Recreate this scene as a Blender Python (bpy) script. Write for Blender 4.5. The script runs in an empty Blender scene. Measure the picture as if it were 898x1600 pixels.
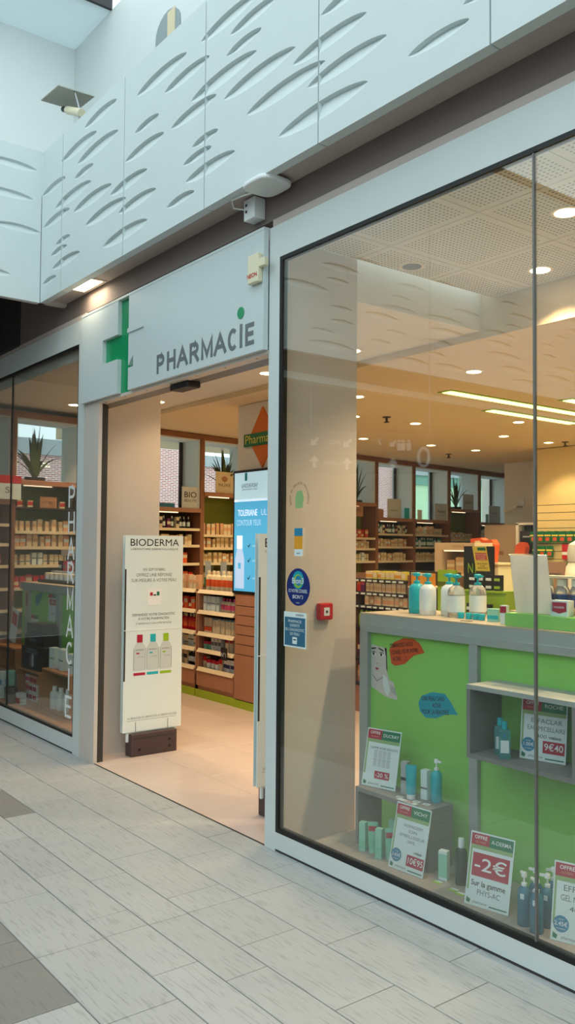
import bpy, math, random
from mathutils import Vector, Matrix, geometry
random.seed(11)
S = bpy.context.scene
COL = S.collection
PI = math.pi

# ---------------------------------------------------------------- camera, world, exposure
cam_d = bpy.data.cameras.new('camera'); cam = bpy.data.objects.new('camera', cam_d); COL.objects.link(cam)
cam_d.sensor_fit = 'VERTICAL'; cam_d.sensor_height = 36.0; cam_d.lens = 36.0 * 1339.0 / 1600.0
cam_d.clip_start = 0.05; cam_d.clip_end = 300
RX, RY, RZ = (0.6104, 0.7920, 0.0078), (0.0266, -0.0304, 0.9992), (0.7917, -0.6098, -0.0396)
cam.matrix_world = Matrix(((RX[0], RY[0], RZ[0], 0.0), (RX[1], RY[1], RZ[1], -2.667), (RX[2], RY[2], RZ[2], 1.55), (0, 0, 0, 1)))
S.camera = cam
S.view_settings.view_transform = 'Standard'; S.view_settings.look = 'None'
S.view_settings.gamma = 1.0; S.view_settings.use_curve_mapping = False
S.view_settings.exposure = 0.0
S.cycles.max_bounces = 8; S.cycles.diffuse_bounces = 4; S.cycles.glossy_bounces = 4; S.cycles.transparent_max_bounces = 16
S.cycles.sample_clamp_indirect = 6.0; S.cycles.caustics_reflective = False; S.cycles.caustics_refractive = False
world = bpy.data.worlds.new('overcast_sky'); S.world = world; world.use_nodes = True
bg = world.node_tree.nodes['Background']
bg.inputs[0].default_value = (0.80, 0.97, 1.0, 1); bg.inputs[1].default_value = 1.85
LAMP = 1.0           # warm shop lamps, overall scale

# ---------------------------------------------------------------- materials
def lin(c):
    c = c / 255.0
    return c / 12.92 if c <= 0.04045 else ((c + 0.055) / 1.055) ** 2.4
MATS = {}
def M(name, rgb=(200, 200, 200), rough=0.5, metal=0.0, var=0.04, scale=9.0, bump=0.0, stretch=(1, 1, 1), emit=None, estr=1.0, spec=0.5, trans=0.0, alpha=1.0, ior=1.45):
    if name in MATS: return MATS[name]
    m = bpy.data.materials.new(name); m.use_nodes = True
    nt = m.node_tree; p = nt.nodes['Principled BSDF']
    base = [lin(v) for v in rgb]
    p.inputs['Roughness'].default_value = rough; p.inputs['Metallic'].default_value = metal
    p.inputs['Specular IOR Level'].default_value = spec; p.inputs['IOR'].default_value = ior
    p.inputs['Base Color'].default_value = (*base, 1)
    if trans: p.inputs['Transmission Weight'].default_value = trans
    if alpha < 1: p.inputs['Alpha'].default_value = alpha
    if var > 0:
        tc = nt.nodes.new('ShaderNodeTexCoord'); mp = nt.nodes.new('ShaderNodeMapping'); nz = nt.nodes.new('ShaderNodeTexNoise')
        mp.inputs['Scale'].default_value = stretch; nz.inputs['Scale'].default_value = scale; nz.inputs['Detail'].default_value = 3.0
        mix = nt.nodes.new('ShaderNodeMix'); mix.data_type = 'RGBA'
        nt.links.new(tc.outputs['Object'], mp.inputs[0]); nt.links.new(mp.outputs[0], nz.inputs['Vector'])
        nt.links.new(nz.outputs['Fac'], mix.inputs[0])
        mix.inputs[6].default_value = (*[min(1, v * (1 - var * 2)) for v in base], 1)
        mix.inputs[7].default_value = (*[min(1, v * (1 + var * 2)) for v in base], 1)
        nt.links.new(mix.outputs[2], p.inputs['Base Color'])
        if bump > 0:
            b = nt.nodes.new('ShaderNodeBump'); b.inputs['Strength'].default_value = bump; b.inputs['Distance'].default_value = 0.01
            nt.links.new(nz.outputs['Fac'], b.inputs['Height']); nt.links.new(b.outputs[0], p.inputs['Normal'])
    if emit:
        p.inputs['Emission Color'].default_value = (*[lin(v) for v in emit], 1); p.inputs['Emission Strength'].default_value = estr
    MATS[name] = m
    return m

def glass_mat(name, tint=(1, 1, 1), gain=1.0, ior=1.5):
    if name in MATS: return MATS[name]
    m = bpy.data.materials.new(name); m.use_nodes = True; nt = m.node_tree; nt.nodes.clear()
    o = nt.nodes.new('ShaderNodeOutputMaterial'); mx = nt.nodes.new('ShaderNodeMixShader')
    t = nt.nodes.new('ShaderNodeBsdfTransparent'); g = nt.nodes.new('ShaderNodeBsdfGlossy'); fr = nt.nodes.new('ShaderNodeFresnel')
    mu = nt.nodes.new('ShaderNodeMath'); mu.operation = 'MULTIPLY'; mu.inputs[1].default_value = gain; mu.use_clamp = True
    t.inputs[0].default_value = (*tint, 1); g.inputs['Roughness'].default_value = 0.0; g.inputs['Color'].default_value = (0.97, 1, 1, 1)
    geo = nt.nodes.new('ShaderNodeNewGeometry'); im = nt.nodes.new('ShaderNodeMix'); im.data_type = 'FLOAT'; im.inputs[2].default_value = ior; im.inputs[3].default_value = 1.0 / ior
    nt.links.new(geo.outputs['Backfacing'], im.inputs[0]); nt.links.new(im.outputs[0], fr.inputs[0])     # same reflectance on both faces of the pane
    nt.links.new(fr.outputs[0], mu.inputs[0]); nt.links.new(mu.outputs[0], mx.inputs[0]); nt.links.new(t.outputs[0], mx.inputs[1]); nt.links.new(g.outputs[0], mx.inputs[2]); nt.links.new(mx.outputs[0], o.inputs[0])
    MATS[name] = m
    return m

def tile_mat(name, rgb, rough, streak):
    m = M(name, rgb, rough, var=0)
    nt = m.node_tree; p = nt.nodes['Principled BSDF']; N = nt.nodes.new; L = nt.links.new
    geo = N('ShaderNodeNewGeometry'); mp = N('ShaderNodeMapping'); mp.inputs['Scale'].default_value = (9, 95, 1)
    nz = N('ShaderNodeTexNoise'); nz.inputs['Scale'].default_value = 1.0; nz.inputs['Detail'].default_value = 4
    rp = N('ShaderNodeValToRGB'); rp.color_ramp.elements[0].position = 0.36; rp.color_ramp.elements[1].position = 0.47
    b = [lin(v) for v in rgb]
    rp.color_ramp.elements[0].color = (*[v * (1 - streak) for v in b], 1); rp.color_ramp.elements[1].color = (*b, 1)
    big = N('ShaderNodeTexNoise'); big.inputs['Scale'].default_value = 2.2
    oi = N('ShaderNodeObjectInfo'); a = N('ShaderNodeMath'); a.operation = 'MULTIPLY_ADD'; a.inputs[1].default_value = 0.10; a.inputs[2].default_value = 0.90
    a2 = N('ShaderNodeMath'); a2.operation = 'MULTIPLY_ADD'; a2.inputs[1].default_value = 0.16
    mul = N('ShaderNodeMix'); mul.data_type = 'RGBA'; mul.blend_type = 'MULTIPLY'; mul.inputs[0].default_value = 1
    L(geo.outputs['Position'], mp.inputs[0]); L(mp.outputs[0], nz.inputs['Vector']); L(nz.outputs['Fac'], rp.inputs[0]); L(geo.outputs['Position'], big.inputs['Vector'])
    L(oi.outputs['Random'], a.inputs[0]); L(big.outputs['Fac'], a2.inputs[0]); L(a.outputs[0], a2.inputs[2])
    L(rp.outputs[0], mul.inputs[6]); L(a2.outputs[0], mul.inputs[7]); L(mul.outputs[2], p.inputs['Base Color'])
    bp = N('ShaderNodeBump'); bp.inputs['Strength'].default_value = 0.15; bp.inputs['Distance'].default_value = 0.003
    L(nz.outputs['Fac'], bp.inputs['Height']); L(bp.outputs[0], p.inputs['Normal'])
    return m

def perforated_mat():
    m = M('perforated_plaster', (214, 212, 206), 0.8, var=0)
    nt = m.node_tree; p = nt.nodes['Principled BSDF']; N = nt.nodes.new; L = nt.links.new
    tc = N('ShaderNodeTexCoord'); sc = N('ShaderNodeVectorMath'); sc.operation = 'SCALE'; sc.inputs['Scale'].default_value = 1 / 0.026
    fr = N('ShaderNodeVectorMath'); fr.operation = 'FRACTION'; sb = N('ShaderNodeVectorMath'); sb.operation = 'SUBTRACT'; sb.inputs[1].default_value = (0.5, 0.5, 0)
    mk = N('ShaderNodeVectorMath'); mk.operation = 'MULTIPLY'; mk.inputs[1].default_value = (1, 1, 0)
    ln = N('ShaderNodeVectorMath'); ln.operation = 'LENGTH'; lt = N('ShaderNodeMath'); lt.operation = 'LESS_THAN'; lt.inputs[1].default_value = 0.25
    sx = N('ShaderNodeSeparateXYZ'); ax = N('ShaderNodeMath'); ay = N('ShaderNodeMath'); ax.operation = ay.operation = 'ABSOLUTE'
    mxm = N('ShaderNodeMath'); mxm.operation = 'MAXIMUM'; ins = N('ShaderNodeMath'); ins.operation = 'LESS_THAN'; ins.inputs[1].default_value = 0.262
    an = N('ShaderNodeMath'); an.operation = 'MULTIPLY'; mix = N('ShaderNodeMix'); mix.data_type = 'RGBA'
    L(tc.outputs['Object'], sc.inputs[0]); L(sc.outputs[0], fr.inputs[0]); L(fr.outputs[0], sb.inputs[0]); L(sb.outputs[0], mk.inputs[0]); L(mk.outputs[0], ln.inputs[0]); L(ln.outputs['Value'], lt.inputs[0])
    L(tc.outputs['Object'], sx.inputs[0]); L(sx.outputs[0], ax.inputs[0]); L(sx.outputs[1], ay.inputs[0]); L(ax.outputs[0], mxm.inputs[0]); L(ay.outputs[0], mxm.inputs[1]); L(mxm.outputs[0], ins.inputs[0])
    L(lt.outputs[0], an.inputs[0]); L(ins.outputs[0], an.inputs[1]); L(an.outputs[0], mix.inputs[0])
    mix.inputs[6].default_value = (0.66, 0.65, 0.61, 1); mix.inputs[7].default_value = (0.20, 0.19, 0.17, 1)
    L(mix.outputs[2], p.inputs['Base Color'])
    return m

def brick_mat(name, a, b, mortar, rot):
    m = M(name, a, 0.9, var=0)
    nt = m.node_tree; p = nt.nodes['Principled BSDF']; N = nt.nodes.new; L = nt.links.new
    geo = N('ShaderNodeNewGeometry'); mp = N('ShaderNodeMapping'); mp.inputs['Rotation'].default_value = rot
    br = N('ShaderNodeTexBrick'); br.inputs['Scale'].default_value = 1.0; br.inputs['Brick Width'].default_value = 0.21; br.inputs['Row Height'].default_value = 0.06; br.inputs['Mortar Size'].default_value = 0.011
    br.inputs['Color1'].default_value = (*[lin(v) for v in a], 1); br.inputs['Color2'].default_value = (*[lin(v) for v in b], 1); br.inputs['Mortar'].default_value = (*[lin(v) for v in mortar], 1)
    sx = N('ShaderNodeSeparateXYZ'); cb = N('ShaderNodeCombineXYZ')
    L(geo.outputs['Position'], sx.inputs[0]); L(sx.outputs[1], cb.inputs[0]); L(sx.outputs[2], cb.inputs[1]); L(cb.outputs[0], br.inputs['Vector'])
    L(br.outputs['Color'], p.inputs['Base Color'])
    return m

M('white_paint', (224, 228, 228), 0.55, var=0.015, scale=3)
M('upper_white', (244, 247, 247), 0.6, var=0.01, scale=3)
M('niche_grey', (150, 162, 166), 0.6, var=0.03, scale=2)
M('fascia_white', (216, 224, 225), 0.6, var=0.015, scale=4)
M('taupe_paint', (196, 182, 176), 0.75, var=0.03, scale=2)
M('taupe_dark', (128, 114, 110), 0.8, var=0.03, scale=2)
M('aluminium_white', (212, 218, 217), 0.35, var=0.015, scale=5)
M('sign_white', (208, 217, 219), 0.28, var=0.01, scale=2)
M('gasket_black', (22, 22, 22), 0.5, var=0)
M('slot_dark', (60, 58, 55), 0.7, var=0.05)
M('track_grey', (120, 118, 116), 0.45, 0.3, var=0.03)
M('jamb_panel', (210, 199, 190), 0.5, var=0.02, scale=2)
M('pilaster_panel', (216, 205, 195), 0.5, var=0.02, scale=2)
M('ceiling_white', (225, 218, 205), 0.8, var=0.02, scale=2)
M('ceiling_warm', (226, 205, 168), 0.8, var=0.02, scale=2)
M('grout', (110, 106, 102), 0.9, var=0.05)
M('grout_light', (182, 172, 160), 0.9, var=0.05)
tile_mat('tile_light', (174, 174, 174), 0.42, 0.20)
tile_mat('tile_dark', (132, 129, 126), 0.5, 0.12)
M('shop_tile', (206, 186, 176), 0.3, var=0.03, scale=3)
perforated_mat()
M('green_panel', (146, 212, 104), 0.45, var=0.02, scale=2)
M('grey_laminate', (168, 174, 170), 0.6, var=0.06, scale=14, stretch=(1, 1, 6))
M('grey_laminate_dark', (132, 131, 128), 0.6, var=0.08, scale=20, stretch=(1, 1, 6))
M('deck_grey', (170, 158, 147), 0.55, var=0.06, scale=12, stretch=(1, 6, 1))
M('counter_top', (196, 178, 152), 0.4, var=0.03)
M('wood_brown', (166, 116, 90), 0.5, var=0.10, scale=10, stretch=(1, 1, 0.15))
M('wood_beech', (178, 122, 76), 0.5, var=0.10, scale=14, stretch=(0.2, 1, 1))
M('wood_frame', (138, 92, 66), 0.5, var=0.10, scale=10, stretch=(1, 1, 0.15))
M('reveal_grey', (218, 226, 224), 0.6, var=0.03, scale=2)
M('shelf_cream', (226, 204, 168), 0.5, var=0.03)
M('shelf_lip', (220, 202, 170), 0.5, var=0.02)
M('shelf_back', (58, 50, 38), 0.7, var=0.08)
M('olive_back', (104, 112, 26), 0.6, var=0.05)
M('lime_plinth', (150, 176, 36), 0.5, var=0.04)
M('charcoal', (58, 54, 56), 0.55, var=0.05)
M('gate_base', (74, 58, 60), 0.5, var=0.05)
M('black', (18, 18, 20), 0.45, var=0)
M('near_black', (34, 34, 38), 0.45, var=0)
M('white', (238, 240, 240), 0.5, var=0)
M('card_white', (224, 236, 236), 0.4, var=0)
M('text_grey', (112, 116, 118), 0.6, var=0)
M('text_dark', (44, 44, 46), 0.6, var=0)
M('letter_grey', (112, 118, 120), 0.4, var=0.02)
M('cross_green', (22, 150, 96), 0.25, var=0.03, scale=3)
M('red', (196, 24, 34), 0.45, var=0)
M('crimson', (176, 26, 58), 0.45, var=0)
M('card_red', (176, 36, 62), 0.45, var=0)
M('card_green', (22, 122, 84), 0.45, var=0)
M('olive_stripe', (146, 178, 120), 0.5, var=0)
M('orange', (222, 112, 20), 0.5, var=0)
M('orange_red', (212, 84, 36), 0.55, var=0)
M('bubble_blue', (24, 158, 180), 0.5, var=0)
M('dot_blue', (44, 132, 168), 0.5, var=0)
M('poster_blue', (52, 104, 132), 0.5, var=0)
M('navy', (28, 46, 110), 0.45, var=0)
M('royal_blue', (22, 60, 128), 0.4, var=0.04)
M('turquoise', (28, 178, 190), 0.35, var=0.02)
M('teal_bottle', (20, 112, 138), 0.2, var=0.03)
M('teal_clear', (90, 190, 190), 0.12, var=0, trans=0.6)
M('clear_plastic', (236, 242, 242), 0.12, var=0, trans=0.75)
M('milky', (226, 232, 232), 0.3, var=0)
M('mint', (128, 206, 176), 0.4, var=0.02)
M('mint_carton', (150, 214, 190), 0.5, var=0.02)
M('dark_green_bottle', (20, 62, 48), 0.25, var=0.02)
M('cream', (226, 208, 172), 0.55, var=0.03)
M('tan', (204, 166, 120), 0.55, var=0.04)
M('peach', (222, 168, 128), 0.55, var=0.03)
M('pink', (206, 76, 116), 0.5, var=0)
M('lime', (150, 190, 40), 0.5, var=0)
M('yellow', (232, 214, 84), 0.5, var=0.02)
M('amber', (226, 156, 44), 0.5, var=0.05, scale=40)
M('purple', (92, 30, 84), 0.5, var=0)
M('pack_green', (18, 110, 62), 0.4, var=0.03)
M('skin_grey', (212, 206, 202), 0.7, var=0.02)
M('leaf', (72, 88, 44), 0.5, var=0.15, scale=12)
M('leaf_dark', (48, 62, 34), 0.5, var=0.15, scale=12)
M('steel', (170, 172, 174), 0.3, 0.9, var=0.03)
M('cardboard', (178, 130, 92), 0.8, var=0.05)
M('device_cream', (236, 226, 196), 0.4, var=0.02)
M('slat_yellow', (240, 214, 150), 0.6, var=0.03, scale=3)
M('room_white', (232, 226, 214), 0.7, var=0.02)
M('beige_panel', (204, 176, 144), 0.6, var=0.03)
M('screen_blue', (70, 160, 205), 0.3, var=0, emit=(72, 160, 205), estr=0.75)
M('screen_top', (170, 205, 220), 0.3, var=0, emit=(170, 205, 220), estr=0.7)
M('screen_white', (225, 235, 240), 0.3, var=0, emit=(225, 235, 240), estr=0.8)
M('screen_lilac', (170, 190, 220), 0.3, var=0, emit=(150, 185, 220), estr=0.8)
M('lamp_warm', (255, 240, 210), 0.3, var=0, emit=(255, 226, 170), estr=14)
M('lamp_soft', (255, 240, 210), 0.3, var=0, emit=(255, 236, 190), estr=5)
M('lamp_lime', (240, 255, 170), 0.3, var=0, emit=(236, 255, 150), estr=3.2)
M('card_grey', (206, 210, 212), 0.5, var=0)
M('print_grey', (200, 208, 208), 0.5, var=0)
M('shelf_glow', (255, 240, 210), 0.3, var=0, emit=(255, 232, 190), estr=1.6)
M('plate_metal', (176, 178, 168), 0.55, 0.2, var=0.03)
M('parapet_grey', (176, 182, 184), 0.8, var=0.03)
M('teal_cladding', (120, 172, 152), 0.7, var=0.03)
M('pale_green_wall', (206, 240, 196), 0.7, var=0.03)
M('asphalt', (150, 150, 150), 0.9, var=0.05)
brick_mat('brick_pink', (204, 128, 112), (186, 108, 96), (250, 240, 236), (0, 0, 0))
GL = glass_mat('shop_glass', (0.975, 0.99, 0.985), 1.6, 1.55)
def thin_mat(name, rgb, amount):
    m = M(name, rgb, 0.7, var=0); nt = m.node_tree; p = nt.nodes['Principled BSDF']; o = nt.nodes['Material Output']
    t = nt.nodes.new('ShaderNodeBsdfTranslucent'); t.inputs[0].default_value = (*[lin(v) for v in rgb], 1); mx = nt.nodes.new('ShaderNodeMixShader'); mx.inputs[0].default_value = amount
    nt.links.new(p.outputs[0], mx.inputs[1]); nt.links.new(t.outputs[0], mx.inputs[2]); nt.links.new(mx.outputs[0], o.inputs[0])
    return m
thin_mat('thin_paper', (240, 242, 244), 0.55); thin_mat('diffuser_sheet', (230, 238, 240), 0.45)
GLW = glass_mat('window_glass', (0.95, 0.98, 0.98), 1.0, 1.45)
ACR = glass_mat('acrylic', (0.95, 0.97, 0.97), 1.0, 1.45)

# ---------------------------------------------------------------- mesh helpers
class MB:
    def __init__(s): s.v = []; s.f = []; s.mi = []
    def add(s, vs, fs, mi=0):
        o = len(s.v); s.v += [tuple(v) for v in vs]; s.f += [tuple(o + i for i in f) for f in fs]; s.mi += [mi] * len(fs); return s
    def box(s, x0, x1, y0, y1, z0, z1, mi=0):
        vs = [(x, y, z) for z in (z0, z1) for y in (y0, y1) for x in (x0, x1)]
        return s.add(vs, [(0, 2, 3, 1), (4, 5, 7, 6), (0, 1, 5, 4), (2, 6, 7, 3), (0, 4, 6, 2), (1, 3, 7, 5)], mi)
    def prism(s, pts, y0, y1, mi=0):            # polygon in XZ extruded along Y
        n = len(pts); vs = [(x, y0, z) for x, z in pts] + [(x, y1, z) for x, z in pts]
        fs = [tuple(range(n)), tuple(range(2 * n - 1, n - 1, -1))] + [(i, i + n, (i + 1) % n + n, (i + 1) % n) for i in range(n)]
        return s.add(vs, fs, mi)
    def slab(s, pts, z0, z1, mi=0):             # polygon in XY extruded along Z
        n = len(pts); vs = [(x, y, z0) for x, y in pts] + [(x, y, z1) for x, y in pts]
        fs = [tuple(range(n - 1, -1, -1)), tuple(range(n, 2 * n))] + [(i, (i + 1) % n, (i + 1) % n + n, i + n) for i in range(n)]
        return s.add(vs, fs, mi)
    def lathe(s, prof, cx=0, cy=0, seg=14, sx=1, sy=1, mi=0):
        vs = []; fs = []; k = len(prof)
        for r, z in prof:
            for j in range(seg):
                a = 2 * PI * j / seg; vs.append((cx + r * sx * math.cos(a), cy + r * sy * math.sin(a), z))
        for i in range(k - 1):
            for j in range(seg):
                fs.append((i * seg + j, i * seg + (j + 1) % seg, (i + 1) * seg + (j + 1) % seg, (i + 1) * seg + j))
        fs.append(tuple(range(seg - 1, -1, -1))); fs.append(tuple((k - 1) * seg + j for j in range(seg)))
        return s.add(vs, fs, mi)
    def tube(s, path, r, seg=8, mi=0):
        rings = []
        P = [Vector(p) for p in path]
        for i, p in enumerate(P):
            d = (P[min(i + 1, len(P) - 1)] - P[max(i - 1, 0)]).normalized()
            u = d.cross(Vector((0, 0, 1)));
            if u.length < 1e-3: u = d.cross(Vector((1, 0, 0)))
            u.normalize(); w = d.cross(u)
            rings.append([p + (u * math.cos(2 * PI * j / seg) + w * math.sin(2 * PI * j / seg)) * r for j in range(seg)])
        vs = [v for rg in rings for v in rg]; fs = []
        for i in range(len(P) - 1):
            for j in range(seg): fs.append((i * seg + j, i * seg + (j + 1) % seg, (i + 1) * seg + (j + 1) % seg, (i + 1) * seg + j))
        fs.append(tuple(range(seg - 1, -1, -1))); fs.append(tuple((len(P) - 1) * seg + j for j in range(seg)))
        return s.add(vs, fs, mi)
    def mesh(s, name, mats, smooth=False):
        me = bpy.data.meshes.new(name); me.from_pydata(s.v, [], s.f)
        for m in (mats if isinstance(mats, (list, tuple)) else [mats]): me.materials.append(MATS[m] if isinstance(m, str) else m)
        if any(s.mi): me.polygons.foreach_set('material_index', s.mi)
        if smooth:
            me.polygons.foreach_set('use_smooth', [True] * len(me.polygons)); me.set_sharp_from_angle(angle=0.7)
        me.update()
        return me
    def build(s, name, mats, parent=None, loc=None, smooth=False, local=False, bevel=0):
        off = Vector(parent.location) if (parent is not None and not local) else (Vector(loc) if loc is not None else Vector((0, 0, 0)))
        if off.length: s.v = [(x - off.x, y - off.y, z - off.z) for x, y, z in s.v]
        o = bpy.data.objects.new(name, s.mesh(name, mats, smooth)); COL.objects.link(o)
        if parent is not None: o.parent = parent
        elif loc is not None: o.location = loc
        if bevel:
            b = o.modifiers.new('edge', 'BEVEL'); b.width = bevel; b.segments = 2; b.limit_method = 'ANGLE'
        return o

def tag(o, label=None, cat=None, group=None, kind=None):
    if label: o['label'] = label
    if cat: o['category'] = cat
    if group: o['group'] = group
    if kind: o['kind'] = kind
    return o
def thing(name, label, cat, loc=(0, 0, 0), rot=(0, 0, 0), group=None):
    o = bpy.data.objects.new(name, None); COL.objects.link(o); o.location = loc; o.rotation_euler = rot; o.empty_display_size = 0.05
    return tag(o, label, cat, group)
def struct(o): o['kind'] = 'structure'; return o
def bx(name, mat, b, parent=None, kind=None, bevel=0, local=False):
    m = MB().box(*b)
    o = m.build(name, mat, parent, None if parent is not None else ((b[0] + b[1]) / 2, (b[2] + b[3]) / 2, b[4]), bevel=bevel, local=local)
    if kind: o['kind'] = kind
    return o
def copy_thing(root, loc, rot=None, label=None, group=None):
    r = root.copy(); COL.objects.link(r); r.location = loc
    if rot is not None: r.rotation_euler = rot
    if label: r['label'] = label
    if group: r['group'] = group
    for ch in root.children:
        c = ch.copy(); COL.objects.link(c); c.parent = r
        for g in ch.children:
            d = g.copy(); COL.objects.link(d); d.parent = c
    return r

TXT = {}
def text(body, size, mat, parent, pos, rot=(PI / 2, 0, 0), align='CENTER', name='lettering', width=None, local=True, bold=0.0, spacing=1.0, depth=0.0006):
    key = (body, align, bold, spacing)
    if key not in TXT:
        cu = bpy.data.curves.new('t', 'FONT'); cu.body = body; cu.align_x = align; cu.align_y = 'CENTER'; cu.size = 1; cu.resolution_u = 3; cu.offset = bold; cu.space_character = spacing
        ob = bpy.data.objects.new('t', cu); me = bpy.data.meshes.new_from_object(ob)
        bpy.data.objects.remove(ob); TXT[key] = me
    base = TXT[key]; me = base.copy(); me.name = name; me.materials.clear(); me.materials.append(MATS[mat] if isinstance(mat, str) else mat)
    o = bpy.data.objects.new(name, me); COL.objects.link(o)
    p = Vector(pos)
    if parent is not None:
        o.parent = parent
        if not local: p = p - Vector(parent.location)
    o.location = p; o.rotation_euler = rot
    sx = size
    if width is not None:
        xs = [v.co.x for v in me.vertices]; w = (max(xs) - min(xs)) if xs else 1; sx = width / max(w, 1e-3)
    o.scale = (sx, size, 1)
    return o

def lamp_spot(loc, power, angle=110, blend=0.6, col=(1, 0.72, 0.42), size=0.05, parent=None, direction=None):
    d = bpy.data.lights.new('spot_lamp', 'SPOT'); d.energy = power * LAMP; d.color = col; d.spot_size = math.radians(angle); d.spot_blend = blend; d.shadow_soft_size = size
    o = bpy.data.objects.new('spot_lamp', d); COL.objects.link(o)
    if parent is not None: o.parent = parent; o.location = Vector(loc) - Vector(parent.location)
    else: o.location = loc
    if direction: o.rotation_euler = Vector(direction).to_track_quat('-Z', 'Y').to_euler()
    return o
def lamp_area(loc, power, sx, sy, col=(1, 0.8, 0.5), parent=None):
    d = bpy.data.lights.new('area_lamp', 'AREA'); d.energy = power * LAMP; d.color = col; d.shape = 'RECTANGLE'; d.size = sx; d.size_y = sy
    o = bpy.data.objects.new('area_lamp', d); COL.objects.link(o)
    if parent is not None: o.parent = parent; o.location = Vector(loc) - Vector(parent.location)
    else: o.location = loc
    return o

# ================================================================ THE MALL: floor
TILES = {}
def tile(parent, name, mat, x0, x1, y0, y1, g=0.0022, zt=0.0, th=0.012):
    w, d = round(x1 - x0, 4), round(y1 - y0, 4); k = (name, mat, w, d)
    if k not in TILES:
        hx, hy = w / 2 - g, d / 2 - g; c = 0.0015
        m = MB(); lo = [(-hx, -hy), (hx, -hy), (hx, hy), (-hx, hy)]; hi = [(-hx + c, -hy + c), (hx - c, -hy + c), (hx - c, hy - c), (-hx + c, hy - c)]
        m.add([(x, y, -th) for x, y in lo] + [(x, y, -c) for x, y in lo] + [(x, y, 0) for x, y in hi],
              [(8, 9, 10, 11)] + [(i, (i + 1) % 4, (i + 1) % 4 + 4, i + 4) for i in range(4)] + [(i + 4, (i + 1) % 4 + 4, (i + 1) % 4 + 8, i + 8) for i in range(4)])
        TILES[k] = m.mesh(name, mat)
    o = bpy.data.objects.new(name, TILES[k]); COL.objects.link(o); o.parent = parent
    o.location = Vector(((x0 + x1) / 2, (y0 + y1) / 2, zt)) - Vector(parent.location)
    return o
floor = bx('floor', 'grout', (-14, 8, -9, 0.0, -0.30, -0.0035), kind='structure')
rows = [(0.0, -0.18, 'a', []), (-0.18, -0.465, 'b', []), (-0.465, -0.745, 'a', [-3.165]), (-0.745, -0.93, 'b', []), (-0.93, -1.125, 'a', [-3.165]), (-1.125, -1.405, 'b', []), (-1.405, -1.69, 'a', [-3.165]), (-1.69, -1.97, 'b', []), (-1.97, -2.25, 'a', [])]
for r, (y1, y0, k, cuts) in enumerate(rows):
    x = (-2.215 if k == 'a' else -2.03) + 0.565 * 4
    xs = [x - 0.565 * i for i in range(16)] + cuts
    xs = sorted(xs)
    for a, b in zip(xs[:-1], xs[1:]):
        if b - a < 0.05 or b < -8.3: continue
        m = 'tile_light'
        if r == 3 and -5.5 < (a + b) / 2 < -4.85: m = 'tile_dark'
        if r >= 6 and (a + b) / 2 < -2.785: m = 'tile_dark'
        tile(floor, 'floor_tile', m, a, b, y0, y1)
# shop floor
sfloor = struct(MB().box(-10.6, 3, 0.0, 11, -0.30, -0.0035).build('floor', 'grout_light', None, (-4, 5, -0.3)))
ys = [0.004, 0.472, 1.05, 1.62, 2.2, 2.78, 3.36]
xs = [-3.62 - 0.65 * i for i in range(-3, 8)]
for j in range(len(ys) - 1):
    for a, b in zip(xs[1:], xs[:-1]):
        tile(sfloor, 'floor_tile', 'shop_tile', a, b, ys[j], ys[j + 1], 0.0015)

# ================================================================ FACADE FRAMES
# right-hand shop window: frame, gasket, two panes
w1 = bpy.data.objects.new('window_1', None); COL.objects.link(w1); w1.location = (-1.0, 0, 0); struct(w1)
AL = 'aluminium_white'
bx('frame_stile', AL, (-3.625, -3.535, -0.008, 0.05, 0.0, 3.235), w1)
bx('frame_sill', AL, (-3.535, 1.6, -0.008, 0.05, 0.012, 0.095), w1)
bx('frame_head', AL, (-3.535, 1.6, -0.008, 0.05, 3.06, 3.235), w1)
bx('sill_gap', 'slot_dark', (-3.535, 1.6, -0.006, 0.05, 0.0, 0.012), w1)
bx('head_strip', 'taupe_paint', (-3.6, 1.6, -0.005, 0.05, 3.235, 3.275), w1)
g = MB(); g.box(-3.535, -3.513, -0.006, 0.03, 0.095, 3.06)
g.build('gasket', 'gasket_black', w1); bx('gasket', 'gasket_black', (-3.513, 1.6, -0.006, 0.03, 0.095, 0.118), w1); bx('gasket', 'gasket_black', (-3.513, 1.6, -0.006, 0.03, 3.04, 3.06), w1)
bx('pane', GL, (-3.513, -1.963, 0.0, 0.008, 0.118, 3.04), w1)
bx('pane', GL, (-1.955, -0.40, 0.0, 0.008, 0.118, 3.04), w1)
bx('pane', GL, (-0.392, 1.6, 0.0, 0.008, 0.118, 3.04), w1)
bx('pane_joint', 'track_grey', (-1.963, -1.955, -0.003, 0.011, 0.118, 3.04), w1)
bx('pane_joint', 'track_grey', (-0.40, -0.392, -0.003, 0.011, 0.118, 3.04), w1)
# left-hand shop window
w2 = bpy.data.objects.new('window_2', None); COL.objects.link(w2); w2.location = (-7.0, 0, 0); struct(w2)
bx('frame_stile', AL, (-6.04, -5.925, -0.008, 0.05, 0.0, 3.235), w2)
bx('frame_sill', AL, (-8.6, -6.04, -0.008, 0.05, 0.012, 0.12), w2)
bx('sill_gap', 'slot_dark', (-8.6, -6.04, -0.006, 0.05, 0.0, 0.012), w2)
bx('frame_head', AL, (-8.6, -6.04, -0.008, 0.05, 3.06, 3.235), w2)
bx('head_strip', 'taupe_paint', (-8.6, -5.93, -0.005, 0.05, 3.235, 3.275), w2)
bx('gasket', 'gasket_black', (-8.6, -6.04, -0.006, 0.03, 0.12, 0.136), w2); bx('gasket', 'gasket_black', (-8.6, -6.04, -0.006, 0.03, 3.04, 3.06), w2)
bx('gasket', 'gasket_black', (-6.054, -6.04, -0.006, 0.03, 0.136, 3.04), w2)
bx('pane', GL, (-7.456, -6.054, 0.0, 0.008, 0.136, 3.04), w2)
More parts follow.
